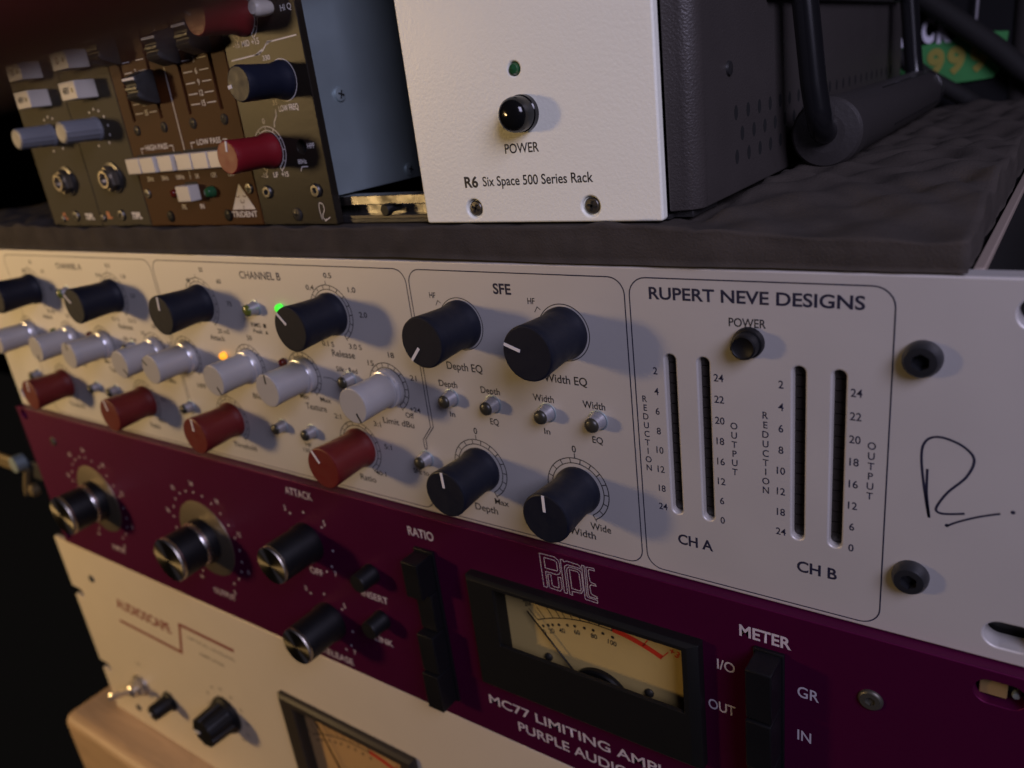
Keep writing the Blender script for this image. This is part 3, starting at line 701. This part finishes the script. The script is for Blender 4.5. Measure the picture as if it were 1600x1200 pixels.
# ================================================================== FOAM SHEET
def foam():
    x0, x1, y0, y1 = -60.0, 460.0, -0.6, 272.0
    nx, ny = 260, 136; v = []; f = []
    def top(x, y):
        h = 9.2
        b_ = noise.noise(Vector((x / 20, y / 17, 1.7))) * 2.2 + 1.5 * math.sin(x / 3.3 + 1.6 * noise.noise(Vector((x / 30, y / 30, 6)))) * math.sin(y / 3.6 + 1.8 * noise.noise(Vector((x / 28, y / 28, 11)))) + noise.noise(Vector((x / 7, y / 7, 4.2))) * 0.5 + 0.9
        inside = 60 < x < 404 and y > 3
        if inside: h = 9.0 + min(0.0, b_) * 0.5
        else:
            e = min(1.0, max(0.0, (y - 2) / 45.0)) if x >= 404 else 0.35
            h += b_ * (0.35 + 0.65 * e) + 1.6 * e
        if x > 396: h -= 3.2 * max(0, 1 - y / 40) * min(1, (x - 396) / 55)
        if x < 120: h += 1.6 * min(1, (120 - x) / 70) * (1 if y < 3 else 0.4)
        if y < 3: h += 0.5 * noise.noise(Vector((x / 13, 0, 9)))
        return max(4.5, h)
    xs = [x0 + (x1 - x0) * i / nx for i in range(nx + 1)]; ys = [y0 + (y1 - y0) * j / ny for j in range(ny + 1)]
    def jit(x, y):
        dx = noise.noise(Vector((y / 20, 3, 0))) * 0.9 if x == x1 else 0
        dy = noise.noise(Vector((x / 26, 7, 0))) * 0.7 if y == y0 else 0
        return dx, dy
    for j in range(ny + 1):
        for i in range(nx + 1):
            dx, dy = jit(xs[i], ys[j]); v.append((xs[i] + dx, ys[j] + dy, top(xs[i], ys[j])))
    W = nx + 1
    for j in range(ny):
        for i in range(nx): f.append((j * W + i, j * W + i + 1, (j + 1) * W + i + 1, (j + 1) * W + i))
    def bot(x, y): return 0.35 + max(0, 0.75 * noise.noise(Vector((x / 70, 5, y / 90))) + 0.35)
    loop = [i for i in range(W)] + [j * W + nx for j in range(1, ny + 1)] + [ny * W + i for i in range(nx - 1, -1, -1)] + [j * W for j in range(ny - 1, 0, -1)]
    rows = [loop]
    for t in (0.08, 0.3, 0.55, 0.8, 1.0):
        row = []
        for q in loop:
            X, Y_, Z = v[q]; zb = bot(X, Y_); z = Z + (zb - Z) * t
            k = 0.35 * noise.noise(Vector((X / 5, Y_ / 5, z / 3))) + (-0.5 if 0.2 < t < 0.9 else 0.35) * 0.3
            ox = -k if abs(X - x1) < 2 else 0; oy = k if abs(Y_ - y0) < 2 else 0
            row.append(len(v)); v.append((X + ox, Y_ + oy, z))
        rows.append(row)
    n = len(loop)
    for a, b_ in zip(rows, rows[1:]):
        for k in range(n): f.append((a[k], b_[k], b_[(k + 1) % n], a[(k + 1) % n]))
    f.append(tuple(rows[-1]))
    me = new_mesh("foam_mat", v, f, True)
    return me
fo = single("foam_mat", foam(), FOAM, "charcoal dimpled foam sheet lying on the white rack processor", "foam mat")

# ================================================================== MODULE RACK ("lunchbox")
FY = 8.0; Y5 = FY - 0.03
lb = Thing("module_rack", "black steel carry rack with white power panel and side handle, standing on the foam", "module rack", (240, 120, 9.4))
Z0, Z1 = 9.6, 142.9
lb.part("power_panel", plate("power_panel", rrect(315.6, 392.6, Z0, Z1, 0.9), [circ(334.2, 13.7, 2.6), circ(372.4, 13.7, 2.6), circ(353.1, 49.2, 1.75)], FY, FY + 3.0, 0.6), OFFW)
CRUST = mat("black_crinkle_paint", (0.050, 0.043, 0.040), 0.42, bump=(1900, 0.5, 2), var=0.15)
def carc():
    b = MB()
    x0, x1, r = 80.0, 400.5, 5.0
    y0, y1 = 13.2, 254.0
    prof = [(x0, y1), (x0, y0)] + [(x1 - r + r * math.sin(math.radians(a)), y0 + r - r * math.cos(math.radians(a))) for a in range(0, 91, 10)] + [(x1, y1)]
    return x0, x1, y0, y1, prof
# right hand cheek with rounded front corner
b = MB(); r = 5.0
prof = [(392.9, 11.05)] + [(400.5 - r + r * math.sin(math.radians(a)), 12.2 + r - r * math.cos(math.radians(a))) for a in range(0, 91, 10)] + [(400.5, 254.0), (393.0, 254.0)]
n = len(prof); b.add([(x, y, 11.3) for x, y in prof] + [(x, y, Z1) for x, y in prof], [(k, (k + 1) % n, n + (k + 1) % n, n + k) for k in range(n)] + [tuple(range(n))[::-1], tuple(range(n, 2 * n))])
cheek = lb.part("side_cheek", b.mesh("side_cheek", 35, 0.5), CRUST)
lb.part("side_cheek", boxm("side_cheek", 80.0, 84.5, 12, 254, 11.3, Z1, 0.6), CRUST)
lb.part("floor_plate", boxm("floor_plate", 84.6, 392.9, 11.2, 254, 9.5, 10.6), STEELBLK)
lb.part("back_plate", boxm("back_plate", 84.6, 392.9, 250, 253, 10.7, Z1), STEELBLK)
lb.part("top_plate", boxm("top_plate", 84.6, 392.9, 13, 250, Z1 - 1.2, Z1), STEELBLK)
lb.part("divider", boxm("divider", 316.5, 318, 11.1, 249, 10.7, Z1 - 1.3), STEELBLK)
# perforations: flat dark ovals on the cheek, the shade inside the holes given as colour
vent_me = MB().add([(0.05, 1.35 * math.cos(2 * math.pi * k / 14), 1.9 * math.sin(2 * math.pi * k / 14)) for k in range(14)], [tuple(range(14))]).mesh("painted_vent")
for row, (ya, z, cnt) in enumerate(((38.1, 31.8, 22), (42.6, 26.2, 22), (38.3, 20.6, 22))):
    for k in range(cnt):
        y = ya + 9.2 * k
        if y > 248: continue
        lb.part("painted_vent", vent_me, DARK, (400.5, y, z))
vh = lb.part("rivet", MB().lathe([(1.9, 0), (1.7, 0.7), (0, 1.0)], 20).mesh("rivet", 40), STEELBLK, (400.4, 33.3, 42.8), rot=(0, 0, math.radians(90)))
# handle on the right cheek
GRIP = mat("dark_grip_rubber", (0.034, 0.030, 0.029), 0.45, bump=(900, 0.2))
hd = lb.part("handle", boxm("handle", 400.6, 403.0, 62, 236, 58.6, 74, 0.8), GRIP)
rod = mat("handle_rod_paint", (0.008, 0.008, 0.009), 0.20)
for y in (68, 217):
    s_ = 1 if y == 68 else -1
    pts = [(408.4, y, 140), (408.8, y, 62), (411.8, y, 36), (412.9, y + s_ * 0.3, 29)] + [(413.4, y + s_ * (0.3 + 7 * (1 - math.cos(math.radians(a)))), 29 - 7 * math.sin(math.radians(a))) for a in range(15, 91, 15)] + [(413.4, y + s_ * 14, 22)]
    lb.part("handle_rod", MB().tube(pts, 3.5, 20).mesh("handle_rod", 40), rod)
gp = MB().lathe([(0, -74.5), (5.5, -74.6), (9.2, -75.2), (10.0, -76.2), (10.1, -80), (10.1, -84), (9.5, -84.6), (9.4, -130), (9.2, -226), (8.6, -232), (7.5, -233), (0, -233.2)], 48, cx=0, y0=0, cz=0)
grip = lb.part("handle_grip", gp.mesh("handle_grip", 35), GRIP, (413.5, 0, 21.6))
grip["label"] = "dark cylindrical grip of the handle"
def on_grip(a, y, rr=9.42): return (rr * math.cos(math.radians(a)), y, rr * math.sin(math.radians(a)))
b = MB()
b.tube([on_grip(62, y) for y in range(128, 222, 6)] + [on_grip(a, 221) for a in range(58, 0, -8)], 0.28, 6)
b.tube([on_grip(-22, y) for y in range(128, 222, 6)] + [on_grip(a, 221) for a in range(-18, 1, 6)], 0.28, 6)
lb.part("moulded_outline", b.mesh("moulded_outline", 40), rod, parent=grip)
lb.part("foot", boxm("foot", 386, 398, 14, 30, 9.4, 11.2, 0.3), STEELBLK)
# front lip of the empty bay
lb.part("rail", boxm("rail", 85.0, 315.4, 12.0, 17.5, 14.9, 17.9, 0.25), CHROME)
lb.part("rail", boxm("rail", 85.0, 315.4, 15.2, 17.4, 11.3, 14.88, 0.1), CHROME)
lb.part("rail", boxm("rail", 85.0, 315.4, 11.2, 17.4, 10.6, 11.8, 0.2), DKSTEEL)
bs = lb.part("screw", MB().lathe([(1.2, -1), (1.2, 3.2), (1.9, 3.3), (1.9, 5.2), (1.6, 5.5), (0, 5.5)], 24).mesh("screw", 35), BLKPL, (297.5, 14.6, 13.6))
# panel fittings
pscrew(lb, 334.2, FY + 1.2, 13.7, 2.2, DKSTEEL); pscrew(lb, 372.4, FY + 1.2, 13.7, 2.2, DKSTEEL)
for x in (334.2, 372.4): lb.part("countersink_backing", boxm("countersink_backing", x - 3, x + 3, FY + 1.2, FY + 2.2, 10.8, 16.6), OFFW)
lb.part("led", lathem("led", [(1.55, -2), (1.55, 0.2), (1.2, 0.9), (0, 1.25)], 24, cx=353.1, y0=FY + 0.5, cz=49.2), LEDOFF_G)
pb = lb.part("power_button", lathem("power_button", [(4.75, 0), (4.75, 1.6), (4.5, 1.9), (4.5, 4.2), (4.2, 5.6), (3.4, 6.6), (2.0, 7.2), (0, 7.4)], 48, cx=354.7, y0=FY, cz=38.2), BLKGLOSS)
text(lb, "POWER", 347.3, 358.3, 28.3, 2.45, Y5, INKT, 0.0)
text(lb, "R6", 331.9, 336.7, 19.75, 2.85, Y5, INKT, 0.03); text(lb, "Six Space 500 Series Rack", 338.4, 373.8, 19.9, 2.55, Y5, INKT)

# ================================================================== MODULES in the rack
def module_panel(th, x0, x1, m, holes=(), bev=0.3):
    p = th.part("front_panel", plate("front_panel", rrect(x0 + 0.15, x1 - 0.15, Z0 - 0.1, Z1, 0.4), holes, FY, FY + 3.0, bev), m)
    th.part("module_case", boxm("module_case", x0 + 1.5, x1 - 1.5, FY + 3.05, 160, 18.2, 138), STEEL)
    return p
# --- two small preamplifiers
flute = lambda a, h: 1 - 0.055 * (0.5 + 0.5 * math.cos(a * 14)) if 0.8 < h < 14.2 else 1
fk_me = MB().lathe([(4.75, 0), (4.75, 0.8), (4.5, 1.2), (4.35, 14.0), (4.0, 14.6), (3.6, 14.7)], 84, rmod=flute).mesh("knob", 30)
fk_cap = lathem("knob_cap", [(3.7, 14.3), (3.7, 14.8), (3.2, 14.95), (0, 14.9)], 32)
key_w = MB().box(-6.1, 6.1, -8.6, 0, -3.45, 3.45).mesh("key", 35, 0.4)
jack_me = lathem("jack_socket", [(6.4, 0), (6.3, 0.8), (5.4, 1.0)], 36)
def ring(r0, r1, h0, h1, n, nin=24):
    b = MB(); b.lathe([(r1, h0), (r1, h1), (r0, h1), (r0, h0 - 3)], n); return b
jack_nut = MB().lathe([(5.2, 0.9), (5.2, 3.0), (4.7, 3.5), (3.2, 3.5), (3.2, -1)], 6).mesh("nut", 25)
jack_nut.transform(Matrix.Identity(4))
jack_sl = lathem("sleeve", [(3.9, 3.0), (3.9, 4.6), (3.5, 4.9), (2.7, 4.9), (2.7, -1)], 30)
NICKEL = mat("dark_nickel", (0.34, 0.30, 0.24), 0.3, metal=0.9)
LB = mat("lens_cap_grey", (0.28, 0.25, 0.20), 0.4)
for i, cx in enumerate((109.7, 147.6)):
    lab = ["olive grey preamplifier module with blue grey knob, leftmost in the module rack", "olive grey preamplifier module with blue grey knob, beside the brown fader module"][i]
    g = Thing("preamp_module", lab, "audio module", (cx, 60, 9.5), "preamplifier modules in the rack")
    x0, x1 = (90.6, 128.6) if i == 0 else (128.6, 166.6)
    module_panel(g, x0 if i else 86.0, x1, GREYPNL)
    k = g.part("knob", fk_me, BLUEGREY, (cx - 1.4, FY, 49.0)); g.part("knob_cap", fk_cap, LB, parent=k)
    b = MB()
    for a in (-150, -120, -90, -60, -30, 0, 28, 56, 84, 112, 140):
        x, z = pol(cx, 49.0, 7.5, a); b.disc(x, z, 0.5, Y5, 12)
    g.part("dial_scale", b.mesh("dial_scale"), WPRINT)
    for q, (dz, s) in enumerate(((64.0, "48V"), (75.2, "\u00d8"))):
        kk = g.part("key", key_w, KEYW, (cx + 1.0, FY, dz))
        ctext(g, s, -1.2, -1.1, 2.4, -8.68, INKT, 0.02, parent=kk, name="key_lettering")
        me = MB().disc(3.4, 0, 1.0, -8.68, 14).mesh("key_mark"); g.part("key_mark", me, DKSTEEL, parent=kk)
        g.part("key_slot", boxm("key_slot", cx - 5.8, cx + 6.0, FY - 0.06, FY, dz - 4.6, dz - 3.3), DARK)
    j = g.part("jack_socket", jack_me, DKSTEEL, (cx + 0.8, FY, 29.4)); g.part("nut", jack_nut, NICKEL, parent=j); g.part("sleeve", jack_sl, NICKEL, parent=j)
    b = MB().disc(0, 0, 2.75, -1.2, 24).mesh("bore"); g.part("bore", b, DARK, parent=j)
    text(g, "IL", cx - 13.4, cx - 9.6, 12.9, 2.6, Y5, OPRINT, 0.06); text(g, "73PL", cx + 6.2, cx + 13.4, 12.6, 2.4, Y5, WPRINT, 0.05)
    pscrew(g, cx - 1.2, FY, 14.2, 2.4, DKSTEEL, 0.9)
    pscrew(g, cx - 16.5 + (3 if i == 0 else 0), FY, 13.0, 1.6, DKSTEEL, 0.8)
# --- brown fader equaliser
be = Thing("fader_equaliser_module", "brown equaliser module with black faders and ivory keys between the grey and charcoal modules", "audio module", (202.5, 60, 9.5))
fx = (174.6, 192.9, 211.2, 229.7)
module_panel(be, 166.6, 238.4, BROWNPNL, [rrect(x - 0.75, x + 0.75, 49.6, 118, 0.7) for x in fx])
for x in fx:
    be.part("slot_backing", boxm("slot_backing", x - 2.5, x + 2.5, FY + 2.0, FY + 2.95, 48, 120), DARK)
def fader_cap():
    b = MB()
    # ridged wedge: narrow grip front, wide skirt at the panel
    pr = [(-5.6, -1.4), (-5.9, -3.0), (-3.9, -8.6), (-2.6, -9.4), (-1.6, -8.7), (-0.7, -8.6), (-0.6, -9.2), (0.6, -9.2), (0.7, -8.6), (1.6, -8.7), (2.6, -9.4), (3.9, -8.6), (5.9, -3.0), (5.6, -1.4)]
    n = len(pr); L = [(-4.3 if y > -4 else -3.7, y, z) for z, y in pr]; R = [(4.3 if y > -4 else 3.7, y, z) for z, y in pr]
    b.add(L + R, [(k, (k + 1) % n, n + (k + 1) % n, n + k) for k in range(n)] + [tuple(range(n)), tuple(range(n, 2 * n))[::-1]])
    return b.mesh("fader_cap", 20, 0.25)
fc = fader_cap()
FADER = mat("matte_black_fader", (0.020, 0.019, 0.018), 0.42, rvar=0.1, vscale=400)
fl_line = boxm("fader_line", -3.75, 3.75, -9.32, -9.15, -0.42, 0.42)
for x, z in zip(fx, (76, 60.5, 72, 73.5)):
    k = be.part("fader_cap", fc, FADER, (x, FY, z)); be.part("fader_line", fl_line, WPRINT, (0, 0, 3.2), parent=k)
    be.part("stem", boxm("stem", -0.55, 0.55, -1.6, 2.0, -2, 2), DKSTEEL, parent=k)
for x in fx: pscrew(be, x + 0.2, FY, 46.3, 1.9, DKSTEEL, 0.5)
b = MB()
b.ribbon([(202.4, 90), (202.0, 36.2)], 0.35, Y5)
for z in (51.9, 55.3, 58.9, 62.6, 66.4, 70.2):
    for a_, c_ in ((213.0, 218.3), (222.4, 227.6)): b.ribbon([(a_, z + 0.55), (c_, z + 0.55)], 0.3, Y5)
    for a_, c_ in ((176.6, 181.6), (186.0, 191.0)): b.ribbon([(a_, z + 0.3), (c_, z + 0.3)], 0.3, Y5)
b.ribbon([(173.9, 37.0), (173.9, 39.6), (176.2, 39.6)], 0.3, Y5); b.ribbon([(192.8, 39.6), (195.2, 39.6), (195.2, 37.0)], 0.3, Y5)
b.ribbon([(207.0, 37.2), (207.0, 39.8), (209.6, 39.8)], 0.3, Y5); b.ribbon([(226.0, 39.8), (228.4, 39.8), (228.4, 37.2)], 0.3, Y5)
b.ribbon([(201.4, 30.0), (201.3, 27.0)], 0.3, Y5)
be.part("printed_lines", b.mesh("printed_lines"), WPRINT)
for s, z in (("15", 51.6), ("12", 55.0), ("9", 58.5), ("6", 62.2), ("3", 66.0)):
    ctext(be, s, 220.4, z, 1.9, Y5, WPRINT); ctext(be, s, 183.9, z - 0.3, 1.9, Y5, WPRINT)
text(be, "HIGH PASS", 177.2, 192.0, 38.7, 1.9, Y5, WPRINT, 0.01); text(be, "LOW PASS", 210.8, 225.0, 38.8, 1.9, Y5, WPRINT, 0.01)
key2 = MB().box(-4.6, 4.6, -4.6, 0, -2.9, 2.9).mesh("key", 35, 0.3)
for k, x in enumerate((174.6, 184.4, 194.2, 206.2, 216.2, 226.2)):
    kk = be.part("key", key2, KEYW, (x, FY + (0.0 if k != 2 else 0.0) - (1.2 if k < 2 else 0), 33.6))
be.part("key_slot", boxm("key_slot", 169.5, 199.6, FY - 0.05, FY, 36.3, 37.4), DARK); be.part("key_slot", boxm("key_slot", 201.0, 231.2, FY - 0.05, FY, 36.3, 37.6), DARK)
for s, x in (("25Hz", 174.6), ("50Hz", 184.7), ("100Hz", 194.8), ("5K", 205.8), ("12K", 216.2), ("15K", 226.2)): ctext(be, s, x, 27.2, 1.6, Y5, WPRINT)
be.part("key", boxm("key", -4.2, 4.2, -4.6, 0, -2.9, 2.9, 0.3), KEYW, (200.9, FY, 22.2)); be.part("key_slot", boxm("key_slot", 197, 205, FY - 0.05, FY, 25.0, 26.0), DARK)
be.part("led", lathem("led", [(1.7, 0), (1.7, 1.6), (1.2, 2.6), (0, 3)], 20, cx=190.6, y0=FY, cz=22.2), LEDOFF_R)
be.part("led", lathem("led", [(2.2, 0), (2.1, 1.6), (1.5, 2.8), (0, 3.3)], 20, cx=213.0, y0=FY, cz=22.0), LEDOFF_G)
text(be, "PK", 191.2, 194.2, 15.9, 1.8, Y5, WPRINT); text(be, "IN", 203.0, 205.4, 15.9, 1.8, Y5, WPRINT)
b = MB(); b.poly([(222.4, 15.2), (235.6, 15.2), (229.2, 24.3)], Y5); be.part("printed_emblem", b.mesh("printed_emblem"), WPRINT)
b = MB(); Y6 = Y5 - 0.03
b.ribbon([(226.0, 20.0), (227.2, 19.6), (228.2, 20.1)], 0.35, Y6); b.ribbon([(230.0, 20.1), (231.0, 19.6), (232.2, 20.1)], 0.35, Y6)
b.ribbon([(228.2, 18.6), (228.4, 17.6), (229.9, 17.6), (230.1, 18.6)], 0.35, Y6); b.ribbon([(229.1, 16.6), (229.1, 15.4)], 0.4, Y6)
be.part("emblem_lines", b.mesh("emblem_lines"), mat("emblem_brown", (0.10, 0.04, 0.02), 0.6))
text(be, "TRIDENT", 221.4, 235.9, 12.5, 2.0, Y5, WPRINT, 0.02)
for x, z in ((170.2, 22.4), (234.8, 22.5)): pscrew(be, x, FY, z, 1.9, DKSTEEL, 0.7)
for x in (182.0, 219.2): pscrew(be, x, FY, 13.2, 2.2, BLKPL, 0.6)
# --- charcoal equaliser with big knobs
ce = Thing("knob_equaliser_module", "charcoal equaliser module with navy and red knobs beside the empty bay", "audio module", (257.5, 60, 9.5))
ce.part("front_panel", plate("front_panel", rrect(238.6, 276.4, Z0 - 0.1, Z1, 0.4), [circ(266.3, 34.8, 2.2)], FY, FY + 3.0, 0.3), BLKPNL)
ce.part("hole_backing", boxm("hole_backing", 263, 269.6, FY + 2.4, FY + 2.9, 31.5, 38), DARK)
sp = ce.part("side_plate", boxm("side_plate", 274.4, 276.0, 11.1, 150, 18.4, Z1, 0.2), STEEL)
for y, z in ((19.5, 49.3), (46.8, 21.6), (90, 49.3)):
    s_ = MB().lathe([(2.3, 0), (2.1, 0.7), (0, 1.1)], 24)
    q = ce.part("screw", s_.mesh("screw", 40), STEEL, (276.05, y, z), rot=(0, 0, math.radians(90)))
    c = MB()
    for t in (0.3, 0.3 + math.pi / 2): c.ribbon([(math.sin(t) * 1.3, math.cos(t) * 1.3), (-math.sin(t) * 1.3, -math.cos(t) * 1.3)], 0.55, -1.12)
    ce.part("painted_cross", c.mesh("painted_cross"), DARK, parent=q)  # flat dark cross on the head, recess shade painted as colour
ce_prof = [(5.9, 0.0), (6.0, 0.9), (5.7, 2.0), (5.3, 3.4), (5.15, 5.4), (5.2, 9), (5.35, 14), (5.42, 16.6), (5.2, 17.2), (4.9, 17.35)]
k3 = {c: lathem("knob", ce_prof, 52) for c in ("blue", "red")}
BLUEK = mat("navy_knob", (0.008, 0.010, 0.021), 0.48, spec=0.3, rvar=0.06, vscale=300)
ptr3 = boxm("pointer", -0.42, 0.42, -17.5, -17.2, 1.9, 5.15); ptr3b = boxm("pointer", -0.55, 0.55, -17.5, -17.2, 3.4, 5.2)
for x, z, c, a in ((264.2, 55.6, 'blue', -97), (250.4, 34.6, 'red', 12), (250.8, 76.0, 'red', -60), (264.2, 98, 'blue', 20)):
    k = ce.part("knob", k3[c], BLUEK if c == 'blue' else RED2, (x, FY, z), rot=(0, math.radians(a), 0)); ce.part("pointer", ptr3b if c == 'blue' else ptr3, WPRINT, parent=k)
for z in (34.6, 76.0): ce.part("dial_scale", dial_mesh(250.4, z, 6.5, 7.8, Y5, step=30, wd=0.26, top=0), WPRINT)
b = MB(); b.ribbon(circ(264.2, 55.6, 6.3, 50), 0.25, Y5, True); ce.part("dial_scale", b.mesh("dial_scale"), WPRINT)
b = MB(); b.ribbon([(240.8, 63.9), (254.6, 64.3), (257.6, 65.2), (260.2, 67.2), (274.4, 67.6)], 0.4, Y5); b.poly([(252.6, 64.1), (255.6, 64.1), (257.6, 65.8)], Y5); b.poly([(259.2, 66.3), (260.4, 67.6), (263.2, 67.5)], Y5)
b.ribbon([(257.6, 47.2), (257.2, 45.2), (255.6, 43.4), (255.2, 41.8)], 0.35, Y5)
b.ribbon([(263.7, 27.2), (264.6, 28.6), (267.6, 28.6)], 0.3, Y5)
ce.part("printed_curve", b.mesh("printed_curve"), WPRINT)
for s, x0, x1, z, c in (("HI Q", 269.6, 274.6, 74.9, 1.7), ("-15", 243.4, 246.6, 67.4, 1.8), ("MID", 247.8, 251.8, 67.3, 1.8), ("+15", 252.8, 256.6, 67.3, 1.8), ("330", 256.6, 260.2, 62.2, 1.4), ("35", 256.8, 259.2, 48.6, 1.5), ("LOW FREQ", 259.2, 268.8, 46.4, 1.8), ("0", 249.6, 250.9, 43.3, 1.7), ("-15", 243.0, 246.2, 25.8, 1.6), ("LF", 249.4, 251.8, 25.8, 1.6), ("+15", 253.6, 257.2, 25.8, 1.6), ("HPF", 269.2, 272.7, 34.2, 1.6), ("80Hz", 263.2, 267.4, 29.6, 1.4)):
    text(ce, s, x0, x1, z, c, Y5, WPRINT)
b = MB(); b.ribbon(smooth_pts([(269.4, 11.2), (268.9, 14.5), (269.4, 16.6), (270.9, 16.2), (271.2, 14.4), (269.9, 12.4), (270.8, 11.0), (271.6, 11.4)]), 0.25, Y5); b.ribbon([(270.6, 10.6), (273.4, 11.9)], 0.25, Y5)
ce.part("signature", b.mesh("signature"), WPRINT)
bolt(ce, 244.6, FY, 21.0, 2.3, 1.0, DKSTEEL, 1.1); bolt(ce, 269.4, FY, 20.8, 2.3, 1.0, DKSTEEL, 1.1); pscrew(ce, 257.5, FY, 13.0, 2.3, DKSTEEL, 0.6)
ce.part("push_button", lathem("push_button", [(1.9, 0), (2.4, 1.5), (2.7, 5.0), (2.5, 6.2), (1.8, 6.9), (0, 7.1)], 28, cx=265.0, y0=FY, cz=76.6), mat("white_push_button", (0.72, 0.68, 0.60), 0.35))

# ================================================================== BEHIND: printed cloth, cables, bag
cl = Thing("printed_cloth", "black cloth with white letters and a green band of yellow digits hanging behind the rack", "cloth", (420, 336, 0))
def cloth(x0, x1, z0, z1, y, name, amp=1.6, off=0.0):
    v = []; f = []; n = 40; mm = 24
    for j in range(mm + 1):
        for i in range(n + 1):
            x = x0 + (x1 - x0) * i / n; z = z0 + (z1 - z0) * j / mm
            v.append((x, y + amp * noise.noise(Vector((x / 22, z / 35, 2))) + off, z))
    for j in range(mm):
        for i in range(n): f.append((j * (n + 1) + i, j * (n + 1) + i + 1, (j + 1) * (n + 1) + i + 1, (j + 1) * (n + 1) + i))
    return new_mesh(name, v, f, True)
cl.part("fabric", cloth(300, 700, -60, 150, 336, "fabric"), mat("black_fabric", (0.010, 0.010, 0.011), 0.95, bump=(1500, 0.6), spec=0.2))
b = MB(); b.poly([(366, 38.3), (396, 38.9), (414, 41.0), (428, 42.0), (436, 41.0), (435.2, 30), (433.4, 22.6), (430.6, 19.3), (421, 18.7), (412, 18.4), (395, 17.2), (366, 15.8)], 333.2)
cl.part("green_band", b.mesh("green_band"), mat("green_print", (0.045, 0.24, 0.065), 0.8, var=0.15, vscale=90))
cl_y = mat("yellow_print", (0.30, 0.26, 0.05), 0.8)
for s_, x in (("1", 393.6), ("9", 403.9), ("9", 413.6), ("9", 424.2)): ctext(cl, s_, x, 24.0, 11.8, 332.8, cl_y, 0.05, name="digit", rot=math.radians(3))
LILAC = mat("lilac_white_print", (0.74, 0.72, 0.82), 0.8)
for s_, x0, x1, z in (("A", 385.5, 392.5, 40.2), ("C", 396.0, 402.0, 40.7), ("K", 403.4, 410.4, 40.0)): text(cl, s_, x0, x1, z, 11.2, 332.8, LILAC, 0.06, name="letter")
CABLE = mat("black_cable_sleeve", (0.013, 0.012, 0.012), 0.75, spec=0.3, bump=(1400, 0.7))
def cable(pts, r, label):
    P_ = [Vector(p) for p in pts]; out = []
    for i in range(len(P_) - 1):
        p0, p1, p2, p3 = P_[max(i - 1, 0)], P_[i], P_[i + 1], P_[min(i + 2, len(P_) - 1)]
        for k in range(10):
            t = k / 10; out.append(0.5 * (2 * p1 + (p2 - p0) * t + (2 * p0 - 5 * p1 + 4 * p2 - p3) * t * t + (3 * p1 - p0 - 3 * p2 + p3) * t ** 3))
    out.append(P_[-1])
    single("cable", MB().tube(out, r, 16).mesh("cable", 60), CABLE, label, "cable", group="cables behind the rack")
cable([(372, 327, 82.5), (387, 327, 69.8), (400.6, 327, 58.8), (414.2, 327, 47.9), (431.7, 327, 33.4), (444.4, 327, 21.6), (466, 327, 4), (500, 327, -22)], 5.2, "thick black cable crossing in front of the printed cloth")
cable([(380, 319, 40), (391, 318, 32.5), (401.4, 318, 24), (408.7, 318, 19), (420, 318, 11.5), (426, 316, 7), (440, 306, -4), (465, 300, -18)], 4.2, "thin black cable dropping behind the foam's back edge")
bag = Thing("padded_bag", "dark padded bag standing behind the cables at the right", "bag", (480, 326, -60))
bag.part("bag_body", boxm("bag_body", 437, 540, 331, 400, -60, 150, 8, 4), mat("dark_bag_fabric", (0.030, 0.025, 0.023), 0.9, bump=(900, 0.8)))
single("pale_cord", MB().tube([(421.4, 331, 90), (421.2, 331, 47)], 0.7, 8).mesh("pale_cord", 40), mat("pale_cord", (0.35, 0.33, 0.36), 0.8), "thin pale cord hanging over the printed cloth", "cord")

# ================================================================== FINGER over the lens (top left of the picture)
def campt(x, y, dd): return CP + RX * x + RU * y + RD * dd
def finger():
    ax = Vector((0.944, 0.330)); off = Vector((-0.330, 0.944)); base = Vector((-11.5, 10.2)) + off * 9.9
    pts = []; rad = []
    L = [(15.5, 0.6), (14.8, 3.4), (13.4, 5.3), (11, 6.7), (7, 7.6), (0, 7.9), (-8, 7.6), (-15, 7.7), (-22, 8.3), (-27, 8.5), (-34, 8.2), (-44, 8.4), (-54, 8.9), (-62, 9.2), (-66, 8.6), (-68, 5.0), (-68.6, 0.6)]
    for t, r_ in L:
        p = base + ax * t; bend = max(0, -t - 16) * 0.22
        pts.append(tuple(campt(p[0], p[1], 26 - bend * 0.9))); rad.append(r_)
    return MB().tube(pts, rad, 28).mesh("finger", 80)
SKIN = bpy.data.materials.new("skin"); SKIN.use_nodes = True
sb = SKIN.node_tree.nodes["Principled BSDF"]; sb.inputs["Base Color"].default_value = (0.13, 0.028, 0.018, 1); sb.inputs["Roughness"].default_value = 0.5
sb.inputs["Subsurface Weight"].default_value = 0.25; sb.inputs["Subsurface Radius"].default_value = (0.004, 0.0012, 0.0006); sb.inputs["Subsurface Scale"].default_value = 0.6
fg = single("finger", finger(), SKIN, "out of focus fingertip of the person taking the picture, top left corner", "finger")

flush_texts()
